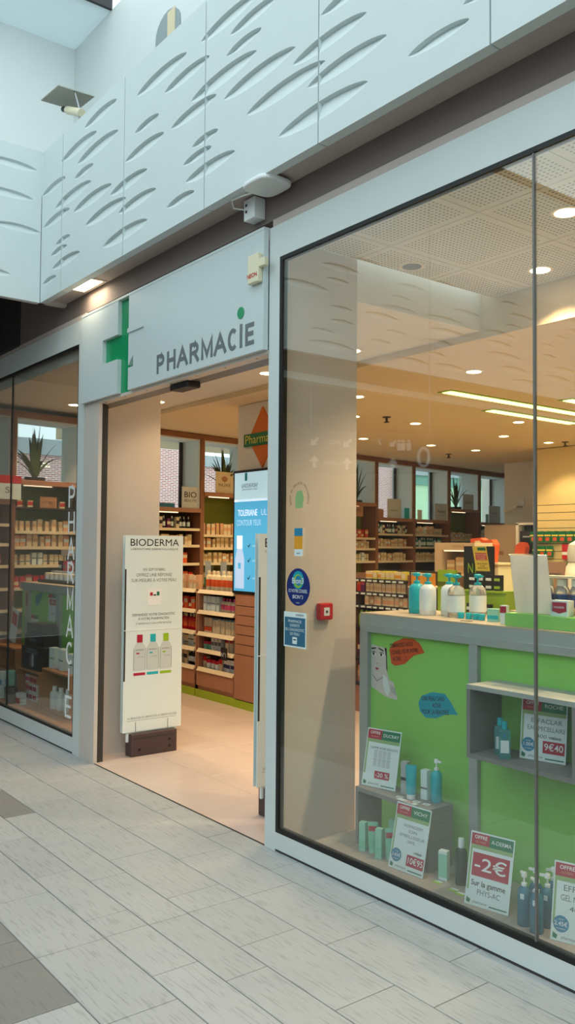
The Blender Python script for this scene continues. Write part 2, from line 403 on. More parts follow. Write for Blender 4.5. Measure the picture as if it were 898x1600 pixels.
bx('pane', GL, (-8.6, -7.464, 0.0, 0.008, 0.136, 3.04), w2)
bx('pane_joint', 'gasket_black', (-7.464, -7.456, -0.003, 0.011, 0.136, 3.04), w2)
# entrance portal
d1 = bpy.data.objects.new('door_1', None); COL.objects.link(d1); d1.location = (-4.8, 0, 0); struct(d1)
bx('jamb', 'jamb_panel', (-5.922, -5.68, -0.008, 0.02, 0.0, 2.585), d1)
bx('jamb_slot', 'slot_dark', (-5.735, -5.705, 0.02, 0.05, 0.0, 2.56), d1)
bx('pocket_panel', 'jamb_panel', (-5.93, -5.87, 0.05, 0.60, 0.0, 2.92), d1)
bx('guide_rail', 'slot_dark', (-5.735, -5.70, 0.02, 0.075, 0.0, 2.56), d1)
bx('header_soffit', 'jamb_panel', (-5.68, -3.63, -0.012, 0.055, 2.565, 2.585), d1)
bx('door_track', 'track_grey', (-5.87, -3.66, 0.055, 0.16, 2.565, 2.64), d1)
bx('header_back', 'ceiling_white', (-5.93, -3.6, 0.16, 0.19, 2.60, 2.98), d1)
for i in range(7):
    MB().lathe([(0.006, 2.5635), (0.006, 2.5655)], -5.62 + i * 0.31, 0.012, 8).build('screw', 'track_grey', d1)
sn = bx('motion_sensor', 'near_black', (-4.74, -4.52, 0.03, 0.13, 2.525, 2.565), d1, bevel=0.01)
bx('threshold', 'slot_dark', (-5.92, -3.62, -0.006, 0.006, -0.003, 0.0015), d1)
# pilaster wall beside the entrance, behind the right window
pil = bx('wall_entrance', 'pilaster_panel', (-3.655, -3.555, 0.06, 0.555, 0.0, 3.17), kind='structure')

# ================================================================ BULKHEAD, SOFFIT, FASCIA
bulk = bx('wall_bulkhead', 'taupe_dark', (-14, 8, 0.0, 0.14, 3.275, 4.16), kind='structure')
soff = bx('ceiling_soffit', 'taupe_paint', (-6.30, 8, -0.165, 0.0, 3.425, 3.47), kind='structure')
soff2 = bx('ceiling_passage', 'taupe_paint', (-14, -6.62, -9, 0.0, 4.3, 4.36), kind='structure')
YF = -0.20
OV = [(-4.49, 4.38, .61), (-4.19, 4.25, .5), (-3.75, 4.37, .56), (-3.52, 4.27, .43), (-3.61, 4.17, .32), (-3.81, 4.07, .64), (-4.11, 4.0, .49), (-4.66, 4.15, .31), (-4.69, 4.01, .5), (-3.98, 3.8, .27), (-4.06, 3.73, .3), (-3.93, 3.62, .5), (-4.24, 3.54, .31), (-4.9, 3.86, .51), (-4.78, 3.7, .5), (-5.23, 3.77, .61), (-4.94, 3.54, .62), (-5.33, 4.48, .5), (-5.68, 4.38, .6), (-5.37, 4.26, .64), (-5.58, 4.17, .31), (-5.77, 4.06, .63), (-5.44, 3.93, .61), (-6.06, 3.98, .49), (-6.12, 4.24, .44), (-5.93, 3.78, .26), (-6.0, 3.72, .3), (-3.48, 3.94, .62), (-3.26, 3.77, .63), (-2.93, 3.86, .52), (-2.81, 3.7, .53), (-2.98, 3.55, .64), (-2.80, 4.0, .36), (-2.26, 3.55, .32), (-2.02, 3.62, .36), (-5.87, 3.61, .49), (-6.17, 3.54, .26), (-2.4, 3.95, .6), (-2.1, 3.8, .5)]
OV = [o for o in OV if o[0] < -2.15 or o[0] == -2.26] + [(-1.98, 3.62, .3)]
OV += [(-1.5 + i * 0.37 % 5, 3.6 + 0.8 * ((i * 0.618) % 1), [.3, .5, .62][i % 3]) for i in range(0)]
# horizontal scoops carved in the panels: deep under the upper lip, running out flush at the lower lip
def carved_panel(u0, u1, z0, z1, scoops, thick, to3d, name, mat, parent):
    st = 14; holes = []; m = MB()
    def lens(uc, zc, w):
        h = 0.035 + 0.11 * w; pts = []
        return h
    for uc, zc, w in scoops:
        a, b = max(uc - w / 2, u0), min(uc + w / 2, u1)
        if b - a < 0.012: continue
        h = 0.022 + 0.105 * w
        us = sorted(set([a, b] + [uc - w / 2 * math.cos(PI * i / st) for i in range(st + 1) if a < uc - w / 2 * math.cos(PI * i / st) < b]))
        prof = []
        for u in us:
            s = max(-1, min(1, (u - uc) / (w / 2))); k = max(0.0, 1 - s * s) ** 0.62
            prof.append((u, zc + 0.55 * h * k, zc - 0.45 * h * k, 0.024 * min(1, k * 1.6)))
        holes.append(prof)
    # overlap guard: drop a scoop that crosses one already kept
    V = [Vector((u0, z0)), Vector((u1, z0)), Vector((u1, z1)), Vector((u0, z1))]; E = [(0, 1), (1, 2), (2, 3), (3, 0)]; loops = []
    for prof in holes:
        lo = [(u, zb) for u, zt, zb, d in prof]; hi = [(u, zt) for u, zt, zb, d in prof]
        ring = lo + [p for p in reversed(hi) if True]
        cl = []
        for p in ring:
            if not cl or (abs(p[0] - cl[-1][0]) + abs(p[1] - cl[-1][1])) > 1e-5: cl.append(p)
        if abs(cl[0][0] - cl[-1][0]) + abs(cl[0][1] - cl[-1][1]) < 1e-5: cl.pop()
        o = len(V); V += [Vector(p) for p in cl]; E += [(o + i, o + (i + 1) % len(cl)) for i in range(len(cl))]; loops.append(cl)
    vo, eo, fo, *_ = geometry.delaunay_2d_cdt(V, E, [], 1, 1e-6)
    def inside(p, poly):
        c = False; j = len(poly) - 1
        for i in range(len(poly)):
            if (poly[i][1] > p[1]) != (poly[j][1] > p[1]) and p[0] < (poly[j][0] - poly[i][0]) * (p[1] - poly[i][1]) / (poly[j][1] - poly[i][1]) + poly[i][0]: c = not c
            j = i
        return c
    keep = []
    for f in fo:
        c = sum((vo[i] for i in f), Vector((0, 0))) / len(f)
        if not any(inside(c, l) for l in loops): keep.append(tuple(f))
    m.add([to3d(v[0], 0, v[1]) for v in vo], keep)
    for prof in holes:
        n = len(prof)
        top = [to3d(u, 0, zt) for u, zt, zb, d in prof]; deep = [to3d(u, d, zt - d * 0.25) for u, zt, zb, d in prof]; mid = [to3d(u, d * 0.55, zt * 0.5 + zb * 0.5) for u, zt, zb, d in prof]; bot = [to3d(u, 0, zb) for u, zt, zb, d in prof]
        m.add(top + deep + mid + bot, [(k * n + i, k * n + i + 1, (k + 1) * n + i + 1, (k + 1) * n + i) for k in range(3) for i in range(n - 1)])
    a, b, c, d = to3d(u0, 0, z0), to3d(u1, 0, z0), to3d(u1, 0, z1), to3d(u0, 0, z1)
    e, f, g2, h2 = to3d(u0, thick, z0), to3d(u1, thick, z0), to3d(u1, thick, z1), to3d(u0, thick, z1)
    m.add([a, b, c, d, e, f, g2, h2], [(0, 1, 5, 4), (1, 2, 6, 5), (2, 3, 7, 6), (3, 0, 4, 7), (4, 5, 6, 7)])
    return m.build(name, mat, parent)
fas = bpy.data.objects.new('wall_fascia', None); COL.objects.link(fas); fas.location = (-4, YF, 3.4); struct(fas)
joints = [-6.345, -5.955, -4.96, -3.98, -2.995, -2.0, -1.0, 0.0, 1.0, 2.0, 3.0, 4.0]
for a, b in zip(joints[:-1], joints[1:]):
    carved_panel(a + (0.0 if a < -6 else 0.004), b - 0.004, 3.405, 4.585, OV, 0.055, lambda u, d, z: (u, YF + d, z), 'fascia_panel', 'fascia_white', fas)
XL = -6.345
lfas = bpy.data.objects.new('wall_fascia_return', None); COL.objects.link(lfas); lfas.location = (XL, -3, 3.4); struct(lfas)
LO = [(.445, 4.43, .40), (.47, 4.195, .40), (.46, 4.105, .34), (.385, 3.95, .36), (.24, 4.245, .1), (.72, 4.02, .5), (.80, 3.7, .3), (.63, 3.58, .4)]
random.seed(5)
for k in range(1, 7):
    for q in range(8): LO.append((k + random.uniform(0.2, 0.9), 3.52 + 0.13 * q + random.uniform(-.01, .01), random.choice([.3, .5, .6])))
lj = [0.204, 0.95, 1.95, 2.95, 3.95, 4.95, 5.95, 6.95]
for a, b in zip(lj[:-1], lj[1:]):
    sc = []
    for o in LO:
        if any(abs(o[1] - p[1]) < 0.11 and abs(o[0] - p[0]) < (o[2] + p[2]) / 2 for p in sc): continue
        sc.append(o)
    # local u grows towards -y
    carved_panel(a, b - 0.004, 3.405, 4.585, sc, 0.055, lambda u, d, z: (XL - d, -u, z), 'fascia_panel', 'fascia_white', lfas)
bx('soffit_edge_strip', 'jamb_panel', (-6.36, -6.30, -0.16, 0.09 - 0.092, 3.40, 3.425), lfas)
# grille in the bulkhead over the side passage
gr = thing('ventilation_grille', 'dark square-mesh ventilation grille in the taupe wall left of the white overhang', 'grille', (-7.6, 0, 3.28))
bx('grille_frame', 'charcoal', (-8.2, -7.30, -0.012, 0.0, 3.27, 3.30), gr); bx('grille_frame', 'charcoal', (-7.33, -7.30, -0.012, 0.0, 3.30, 4.2), gr)
bx('grille_backing', 'near_black', (-8.2, -7.33, -0.002, 0.0, 3.30, 4.2), gr)
for i in range(30): bx('slat', 'charcoal', (-8.2, -7.33, -0.010, -0.003, 3.315 + i * 0.03, 3.325 + i * 0.03), gr)
for i in range(28): bx('slat', 'charcoal', (-8.18 + i * 0.03, -8.17 + i * 0.03, -0.012, -0.002, 3.30, 4.2), gr)
# recessed soffit light
sl = thing('soffit_downlight', 'square recessed lit downlight in the overhang above the green cross', 'light', (-5.74, -0.09, 3.42))
bx('trim', 'jamb_panel', (-5.92, -5.56, -0.155, -0.015, 3.418, 3.425), sl)
bx('lamp_panel', 'lamp_soft', (-5.895, -5.585, -0.145, -0.04, 3.4165, 3.418), sl)
lamp_area((-5.74, -0.09, 3.40), 3.0, 0.28, 0.1, (1, 0.85, 0.6), sl)
# upper, set-back walls, mall ceiling with skylight opening
bx('wall_upper', 'white_paint', (-7.17, 8, 0.40, 0.5, 4.0, 6.0), kind='structure')
bx('wall_upper_side', 'upper_white', (-7.27, -7.17, -9, 0.5, 4.3, 6.0), kind='structure')
bx('ceiling_mall', 'diffuser_sheet', (-7.27, -6.45, -9, 0.5, 6.0, 6.01), kind='structure')
bx('trim_skylight', 'charcoal', (-6.45, -6.42, -9, 0.40, 6.0, 6.08), kind='structure')
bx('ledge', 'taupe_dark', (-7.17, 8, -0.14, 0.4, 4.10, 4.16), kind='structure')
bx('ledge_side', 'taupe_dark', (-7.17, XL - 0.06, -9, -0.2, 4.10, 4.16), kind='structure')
nic = thing('arched_niche', 'small arched opening in the upper white wall above the carved panels', 'opening', (-5.47, 0.395, 5.25))
pts = [(-5.655, 5.2), (-5.29, 5.2), (-5.29, 5.32)] + [(-5.4725 + 0.1825 * math.cos(a), 5.36 + 0.15 * math.sin(a)) for a in [PI * i / 10 for i in range(1, 10)]] + [(-5.655, 5.36)]
MB().prism(pts, 0.392, 0.399).build('niche_back', 'niche_grey', nic)
bx('niche_panel', 'cream', (-5.47, -5.36, 0.388, 0.392, 5.2, 5.49), nic)
# rest of the mall (seen only in the glass)
bx('wall_opposite', 'white_paint', (-14, 8, -9.2, -9.0, 0, 5.2), kind='structure')
bx('wall_end', 'white_paint', (8, 8.2, -9.2, 0, 0, 5.2), kind='structure')
bx('wall_passage_end', 'room_white', (-14.2, -14, -9.2, 0, 0, 4.6), kind='structure')
bx('trim_passage', AL, (-6.72, -6.62, -9, -1.9, 3.20, 3.27), kind='structure')
bx('wall_passage_header', 'taupe_dark', (-6.72, -6.66, -9, -1.9, 3.27, 4.3), kind='structure')

# ================================================================ SHOP SHELL
ZP, ZC, ZV = 3.17, 2.92, 2.97
cp = bx('ceiling_perforated', 'ceiling_white', (-3.55, 3, 0.05, 1.74, ZP + 0.006, 3.26), kind='structure')
cxs = [-3.88 + 0.6 * i for i in range(0, 10)]; cys = [-0.05, 0.55, 1.15, 1.74]
for i in range(len(cxs) - 1):
    for j in range(3):
        a, b, c, d = max(cxs[i], -3.553), cxs[i + 1], max(cys[j], 0.055), cys[j + 1]
        if cxs[i] > 0.6: continue
        k = ('ct', round(b - a, 3), round(d - c, 3), i == 0, j)
        if k not in TILES:
            ox, oy = (cxs[i] + cxs[i + 1]) / 2, (cys[j] + cys[j] + 0.6) / 2
            TILES[k] = MB().box(a - ox + 0.003, b - ox - 0.003, c - oy + 0.003, d - oy - 0.003, 0, 0.006).mesh('ceiling_tile', 'perforated_plaster')
        o = bpy.data.objects.new('ceiling_tile', TILES[k]); COL.objects.link(o); o.parent = cp
        o.location = Vector(((cxs[i] + cxs[i + 1]) / 2, cys[j] + 0.3, ZP)) - Vector(cp.location)
bx('ceiling_vestibule', 'ceiling_white', (-9.2, -3.655, 0.05, 1.74, ZV, 3.26), kind='structure')
bx('ceiling_shop', 'ceiling_warm', (-10.7, 3, 1.74, 11, ZC, 3.26), kind='structure')
bx('wall_back_slat', 'room_white', (-7.33, 3, 7.30, 8.8, 0, ZC), kind='structure')
bx('wall_back', 'room_white', (-8.86, -7.33, 8.60, 8.8, 0, ZC), kind='structure')
bx('wall_back_corner', 'room_white', (-10.9, -8.86, 10.5, 10.6, 0, ZC), kind='structure')
bx('wall_back_return', 'room_white', (-8.86, -8.80, 8.8, 10.6, 0, ZC), kind='structure')
bx('wall_facade_end', 'room_white', (-14, -8.6, 0.0, 0.1, -0.3, 3.275), kind='structure')
bx('wall_right', 'room_white', (3, 3.1, 0.05, 8.8, 0, 3.26), kind='structure')

# ---------------------------------------------------------------- left wall with windows and shelving (slightly skew to the facade)
AX, AY, ANG = -8.86, 2.15, math.atan2(10.4 - 2.15, -10.15 + 8.86)
TX, TY = math.cos(ANG), math.sin(ANG)
def wl(s, y, z): return (AX + TX * s - TY * y, AY + TY * s + TX * y, z)     # s along the wall, y outwards
WROT = (0, 0, ANG)
posts = [-2.09, -1.74, -0.9, 0.0, 0.79, 1.65, 2.5, 3.4, 4.3, 5.28, 6.31, 7.29, 8.3]
high = {1, 4, 7, 10}               # bays with the raised sill (plant bays)
names = ['end bay beside the front window', 'plant bay behind the left shop window', 'bay behind the entrance jamb', 'bay with the small bio card', 'plant bay with the tree-logo card', 'bay behind the wall screen', 'bay beside the pilaster', 'plant bay beside the pilaster', 'bay with the row of brand cards', 'bay with the script-lettered card', 'plant bay near the far corner', 'last bay before the far corner']
SHELVES = {}
for i in range(12):
    s0, s1 = posts[i], posts[i + 1]; sill = 2.21 if i in high else 2.0
    t = thing('shelving_unit', 'brown wooden wall shelving, ' + names[i], 'shelving', wl(s0, 0, 0), WROT, 'wall shelving under the windows')
    w = s1 - s0
    P = lambda nm, mt, b: bx(nm, mt, b, t, local=True)
    P('post', 'wood_frame', (0.001, 0.03, 0, 0.30, 0, 2.85)); P('post', 'wood_frame', (w - 0.03, w - 0.001, 0, 0.30, 0, 2.85))
    P('top_rail', 'wood_frame', (0.001, w - 0.001, 0, 0.30, 2.85, 2.912))
    P('sill_board', 'wood_brown', (0.03, w - 0.03, -0.01, 0.30, sill - 0.05, sill))
    P('back_panel', 'olive_back' if i in high else 'shelf_back', (0.03, w - 0.03, 0.28, 0.30, 0, sill - 0.05))
    zs = [1.68, 1.52, 1.33, 1.10, 0.88, 0.66] if i in high else [1.75, 1.55, 1.33, 1.10, 0.88, 0.66]
    SHELVES[i] = zs
    for z in zs:
        b = P('shelf', 'shelf_cream', (0.03, w - 0.03, 0.02, 0.28, z - 0.018, z))
        bx('shelf_edge', 'shelf_lip', (0.03, w - 0.03, 0.008, 0.02, z - 0.026, z + 0.006), b, local=True)
    P('base_door', 'wood_brown', (0.035, w - 0.035, 0.0, 0.02, 0.08, 0.60)); P('plinth', 'lime_plinth', (0.03, w - 0.03, 0.01, 0.03, 0, 0.08))
    P('under_shelf_light', 'shelf_glow', (0.14, w * 0.55, 0.03, 0.05, sill - 0.062, sill - 0.052))
    # the window above
    wn = bpy.data.objects.new('window_%d' % (4 + i), None); COL.objects.link(wn); wn.location = wl(s0, 0, 0); wn.rotation_euler = WROT; struct(wn)
    Q = lambda nm, mt, b: bx(nm, mt, b, wn, local=True)
    Q('reveal', 'reveal_grey', (0.03, 0.05, 0.02, 0.36, sill, 2.85)); Q('reveal', 'reveal_grey', (w - 0.05, w - 0.03, 0.02, 0.36, sill, 2.85)); Q('reveal_head', 'reveal_grey', (0.05, w - 0.05, 0.02, 0.36, 2.835, 2.85))
    Q('window_pane', GLW, (0.05, w - 0.05, 0.33, 0.336, sill, 2.835))
    Q('glazing_bar', 'charcoal', (w - 0.10 if i not in high else 0.05, w - 0.05 if i not in high else 0.07, 0.325, 0.345, sill, 2.835))
for o_, zz in ((MB().box(-2.09, 8.6, 0.30, 0.36, 0, 1.95), 0), (MB().box(-2.09, 8.6, 0.30, 0.42, 2.86, 3.26), 1)):
    o = o_.build('wall_left', 'reveal_grey', None); o.location = wl(0, 0, 0); o.rotation_euler = WROT; struct(o)
for i in high:
    s0, s1 = posts[i], posts[i + 1]
    o = MB().box(s0, s1, 0.301, 0.36, 1.95, 2.21).build('wall_left', 'reveal_grey', None); o.location = wl(0, 0, 0); o.rotation_euler = WROT; struct(o)
for k in range(1, 12):
    o = MB().box(posts[k] - 0.031, posts[k] + 0.031, 0.301, 0.42, 1.95, 2.86).build('wall_left', 'reveal_grey', None); o.location = wl(0, 0, 0); o.rotation_euler = WROT; struct(o)

# ---------------------------------------------------------------- what the windows look out on
bx('ground_outside', 'asphalt', (-60, -11.2, -30, 60, -0.4, -0.3), kind='structure')
def house(label, cat, parts, loc):
    t = thing('brick_building' if 'brick' in label else 'building', label, cat, loc)
    for nm, mt, b in parts: bx(nm, mt, b, t)
    return t
house('low pink brick building with a grey parapet seen through the far left window', 'building', [('wall', 'brick_pink', (-30, -26, -12, 10.2, -0.3, 4.35)), ('parapet', 'parapet_grey', (-30, -25.9, -12, 10.2, 4.35, 4.85))], (-28, 0, -0.3))
house('tall pink brick building seen through the window above the bio card', 'building', [('wall', 'brick_pink', (-30, -26, 10.4, 12.9, -0.3, 9)), ('downpipe', 'parapet_grey', (-26, -25.9, 12.86, 12.96, -0.3, 5.1))], (-28, 11.6, -0.3))
house('low pink brick building with a wide grey parapet seen beyond the tree-logo card', 'building', [('wall', 'brick_pink', (-30, -26, 13.0, 17.4, -0.3, 4.35)), ('parapet', 'parapet_grey', (-30, -25.9, 13.0, 17.4, 4.35, 4.75)), ('railing', 'text_grey', (-30, -29.9, 13.0, 17.4, 5.45, 5.48))], (-28, 15.2, -0.3))
house('tall pink brick building seen through the windows beside the pilaster', 'building', [('wall', 'brick_pink', (-30, -26, 17.6, 23.2, -0.3, 9)), ('downpipe', 'charcoal', (-26, -25.8, 23.0, 23.25, -0.3, 9))], (-28, 20.4, -0.3))
house('pale green building with a teal band and grey roof edge', 'building', [('wall', 'pale_green_wall', (-32, -26, 23.6, 34, -0.3, 4.25)), ('cladding_band', 'teal_cladding', (-32, -25.9, 23.6, 34, 4.25, 4.65)), ('roof_edge', 'parapet_grey', (-32, -25.8, 23.6, 34, 4.65, 4.9))], (-29, 29, -0.3))

# ---------------------------------------------------------------- back of the shop
sw = thing('slatwall', 'yellow grooved slatwall panel holding hanging green packs', 'wall panel', (-5, 7.29, 0))
edges = [0.0] + [0.35 + 0.105 * k for k in range(18)] + [2.915]
for a, b in zip(edges[:-1], edges[1:]): bx('slat', 'slat_yellow', (-7.33, 2.9, 7.278, 7.288, a + 0.004, b - 0.004), sw)
bx('backing', 'shelf_back', (-7.33, 2.9, 7.288, 7.299, 0, 2.915), sw)
cb = thing('storage_cabinet', 'tall beige storage cabinet in the back corner below the camera', 'cabinet', (-8.4, 7.95, 0))
bx('body', 'beige_panel', (-8.70, -8.10, 7.92, 8.4, 0, 1.90), cb); bx('door', 'beige_panel', (-8.69, -8.11, 7.90, 7.92, 0.06, 1.88), cb); bx('nameplate', 'cardboard', (-8.43, -8.33, 7.895, 7.90, 1.44, 1.50), cb)
sh = thing('vending_machine', 'dark machine with pale side panel standing against the back wall', 'machine', (-7.6, 7.7, 0))
bx('body', 'charcoal', (-7.76, -7.46, 7.55, 7.85, 0, 1.79), sh); bx('cover', 'near_black', (-7.74, -7.48, 7.54, 7.55, 1.45, 1.68), sh); bx('hopper', 'near_black', (-7.72, -7.60, 7.60, 7.75, 1.79, 1.87), sh); bx('side_panel', 'room_white', (-7.82, -7.77, 7.53, 7.85, 0, 1.9), sh); bx('top_panel', 'room_white', (-7.82, -7.44, 7.53, 7.87, 1.88, 1.91), sh); bx('label', 'parapet_grey', (-7.70, -7.55, 7.535, 7.54, 1.70, 1.72), sh)
ob = MB().prism([(-7.64, 1.47), (-7.47, 1.465), (-7.45, 1.56), (-7.48, 1.62), (-7.54, 1.63), (-7.62, 1.58)], 7.26, 7.36).build('gift_bag', 'orange_red', None, (-7.55, 7.31, 1.465)); tag(ob, 'small orange gift bag on a slim stand in front of the dark machine', 'bag')
st = thing('display_stand', 'slim white stand under the small orange bag', 'stand', (-7.55, 7.31, 0))
bx('top', 'room_white', (-7.68, -7.42, 7.2, 7.42, 1.44, 1.465), st); bx('leg', 'room_white', (-7.58, -7.52, 7.28, 7.34, 0, 1.44), st)
# cctv camera on the back wall
cc = thing('security_camera', 'small white bracketed security camera on the back wall', 'camera', (-8.55, 8.59, 2.2))
bx('wall_plate', 'white', (-8.56, -8.46, 8.58, 8.60, 2.22, 2.34), cc); MB().tube([(-8.5, 8.58, 2.2), (-8.5, 8.47, 2.2), (-8.56, 8.42, 2.17)], 0.015).build('bracket', 'steel', cc)
MB().tube([(-8.52, 8.46, 2.19), (-8.66, 8.33, 2.12)], 0.035, 10).build('camera_body', 'white', cc)

# ---------------------------------------------------------------- ceiling fittings
DL = []
def downlight(x, y, z, power, label, group, lit=True, ang=115):
    t = thing('downlight', label, 'light', (x, y, z), group=group)
    if 'dl' not in TILES:
        TILES['dl'] = MB().lathe([(0.075, -0.004), (0.078, -0.001), (0.078, 0.0)], seg=18).mesh('trim_ring', 'ceiling_white', True)
        TILES['dl2'] = MB().lathe([(0.056, -0.006), (0.056, -0.0042)], seg=16).mesh('bulb', 'lamp_warm')
        TILES['dl3'] = MB().lathe([(0.056, -0.006), (0.056, -0.0042)], seg=16).mesh('bulb', 'track_grey')
    for k, n in (('dl', 'trim_ring'), ('dl2' if lit else 'dl3', 'bulb')):
        o = bpy.data.objects.new(n, TILES[k]); COL.objects.link(o); o.parent = t
    if lit and power: lamp_spot((x, y, z - 0.02), power, ang, 0.5, parent=t)
    return t
for p in [(-2.413, 0.874), (-3.017, 1.5), (-1.4, 0.874), (-0.6, 1.5), (0.3, 0.874)]:  # the rightmost positions are unseen downlights, added to brighten the window front
    downlight(*p, ZP, 115, 'lit round downlight in the perforated ceiling', 'downlights in the perforated ceiling')
downlight(-3.6 + 0.16, 0.874, ZP, 0, 'unlit round downlight with grey lens in the perforated ceiling', None, False)
G = 'downlights in the smooth shop ceiling'
for p in [(-4.37, 2.52), (-5.78, 2.58), (-6.69, 3.36), (-6.63, 4.22), (-7.92, 5.86), (-7.92, 6.77), (-6.69, 5.83), (-5.83, 4.99), (-6.72, 6.78), (-7.6, 2.6), (-8.1, 3.6), (-8.0, 4.7), (-4.4, 4.2), (-4.3, 6.4), (-2.6, 2.6), (-2.6, 4.6), (-2.4, 6.4), (-1.0, 3.2), (-0.9, 5.4), (0.8, 4.0)]:  # the last positions lie out of view, added to light the shop
    downlight(*p, ZC, 58, 'lit round downlight in the smooth shop ceiling', G)
for p in [(-5.65, 1.46), (-4.6, 1.46), (-4.0, 0.75), (-5.3, 0.75), (-7.48, 1.47)]:
    downlight(*p, ZV, 34, 'lit round downlight in the entrance ceiling behind the sign', 'downlights over the entrance')
for p in [(-8.2, 0.9), (-7.3, 0.75), (-6.5, 0.75)]:
    downlight(*p, ZV, 60, 'lit round downlight in the ceiling behind the left shop window', 'downlights behind the left window')
def striplight(x0, x1, y0, y1, label):
    t = thing('strip_light', label, 'light', ((x0 + x1) / 2, (y0 + y1) / 2, ZC), group='lime-tinted strip lights')
    bx('housing', 'lime', (x0 - 0.03, x1 + 0.03, y0 - 0.03, y1 + 0.03, ZC - 0.006, ZC), t); bx('diffuser', 'lamp_lime', (x0, x1, y0, y1, ZC - 0.012, ZC - 0.006), t)
    lamp_area(((x0 + x1) / 2, (y0 + y1) / 2, ZC - 0.03), 26, x1 - x0, y1 - y0, (1, 0.95, 0.55), t)
striplight(-5.13, -5.03, 3.0, 5.2, 'longest lime-tinted strip light in the shop ceiling')
striplight(-5.55, -5.45, 4.1, 5.5, 'short lime-tinted strip light beside the longest one')
striplight(-4.7, -4.6, 4.16, 6.0, 'lime-tinted strip light cut by the window joint')
for x, y in [(-6.5, 3.65), (-8.5, 6.86), (-6.54, 6.88)]:
    t = thing('sprinkler', 'small dark sprinkler head hanging from the shop ceiling', 'sprinkler', (x, y, ZC), group='sprinkler heads')
    MB().lathe([(0.045, -0.008), (0.045, 0)], x, y, 12).lathe([(0.012, -0.05), (0.012, -0.008)], x, y, 8).build('stem', 'charcoal', t)
    o = t.children[0]; o.data.transform(Matrix.Translation((0, 0, ZC))) if False else None
    for v in o.data.vertices: v.co.z += ZC
    bx('deflector', 'charcoal', (x - 0.03, x + 0.03, y - 0.008, y + 0.008, ZC - 0.062, ZC - 0.05), t)

# ================================================================ SHOP SIGN
sg = thing('shop_sign', 'large white pharmacy sign panel with green cross above the entrance', 'sign', (-4.77, -0.03, 2.585))
for b in [(-5.922, -5.33, 2.99, 3.225), (-5.922, -5.565, 2.82, 2.99), (-5.922, -5.33, 2.585, 2.82)]: bx('panel', 'sign_white', (b[0], b[1], -0.042, -0.012, b[2], b[3]), sg)
MB().prism([(-5.17, 2.585), (-3.628, 2.585), (-3.628, 3.225), (-5.17, 3.225), (-5.17, 2.752), (-5.10, 2.81), (-5.10, 2.735), (-5.17, 2.735)], -0.042, -0.012).build('panel', 'sign_white', sg)
MB().prism([(-5.17, 2.968), (-4.955, 2.968), (-4.955, 2.985), (-5.17, 2.998)], -0.052, -0.042).build('fold_edge', 'sign_white', sg)
tag(bx('cross', 'cross_green', (-5.60, -5.06, -0.012, -0.008, 2.585, 3.225), sg), 'recessed glossy green cross')
bx('top_trim', 'aluminium_white', (-5.922, -3.628, -0.044, 0.0, 3.225, 3.24), sg)
def arc(cx, cy, rx, ry, a0, a1, n=8): return [(cx + rx * math.cos(a0 + (a1 - a0) * k / n), cy + ry * math.sin(a0 + (a1 - a0) * k / n)) for k in range(n + 1)]
PB = [(0, 1), (0.55, 1)] + arc(0.55, 0.74, 0.40, 0.26, PI / 2, -PI / 2) + [(0, 0.48)]
STROKES = {'P': [[(0, 0), (0, 1)], PB], 'H': [[(0, 0), (0, 1)], [(1, 0), (1, 1)], [(0, 0.52), (1, 0.52)]], 'A': [[(-0.05, 0), (0.5, 1), (1.05, 0)], [(0.17, 0.34), (0.83, 0.34)]], 'R': [[(0, 0), (0, 1)], PB, [(0.5, 0.48), (1.0, 0)]], 'M': [[(0, 0), (0, 1), (0.5, 0.12), (1, 1), (1, 0)]], 'C': [arc(0.52, 0.5, 0.52, 0.52, 0.8, 2 * PI - 0.8, 14)], 'I': [[(0, 0), (0, 1)]], 'E': [[(0.95, 0), (0, 0), (0, 1), (0.95, 1)], [(0, 0.52), (0.85, 0.52)]]}
def sign_letter(ch, x, z, w, h, t, parent, y, mat='letter_grey'):
    m = MB(); y += 0.0004
    for st in STROKES[ch]:
        y -= 0.0004
        P = [(x + t / 2 + px * (w - t), z + t / 2 + pz * (h - t)) for px, pz in st]
        L = []; R_ = []
        for i, p in enumerate(P):
            a = Vector(P[max(i - 1, 0)]); b = Vector(P[min(i + 1, len(P) - 1)]); c = Vector(p)
            d1_ = (c - a).normalized() if i else (b - c).normalized(); d2_ = (b - c).normalized() if i < len(P) - 1 else d1_
            e = c - d1_ * t / 2 if (i == 0 and ch != 'C') else (c + d2_ * t / 2 if (i == len(P) - 1 and ch != 'C') else c)
            n1 = Vector((-d1_.y, d1_.x)); n2 = Vector((-d2_.y, d2_.x)); n = (n1 + n2)
            n = n.normalized() if n.length > 1e-4 else n1
            k = min(1.0 / max(n.dot(n1), 0.3), 2.2) * t / 2
            L.append(e + n * k); R_.append(e - n * k)
        for i in range(len(P) - 1): m.add([(q[0], y, q[1]) for q in (L[i], R_[i], R_[i + 1], L[i + 1])] + [(q[0], y + 0.001, q[1]) for q in (L[i], R_[i], R_[i + 1], L[i + 1])], [(0, 1, 2, 3), (7, 6, 5, 4), (0, 4, 5, 1), (1, 5, 6, 2), (2, 6, 7, 3), (3, 7, 4, 0)])
    return m.build('letter', mat, parent)
for ch, x0, x1 in (('P', -4.775, -4.675), ('H', -4.645, -4.54), ('A', -4.52, -4.40), ('R', -4.375, -4.27), ('M', -4.245, -4.12), ('A', -4.105, -3.985), ('C', -3.965, -3.87), ('I', -3.848, -3.822), ('E', -3.795, -3.71)):
    sign_letter(ch, x0, 2.628, x1 - x0, 0.122 if ch != 'I' else 0.132, 0.025, sg, -0.0432)
o = MB().lathe([(0.032, 0), (0.032, 0.002)], seg=20).build('dot', 'cross_green', sg, local=True)
o.location = (-3.838 + 4.77, -0.0442 + 0.03, 2.822 - 2.585); o.rotation_euler = (PI / 2, 0, 0)
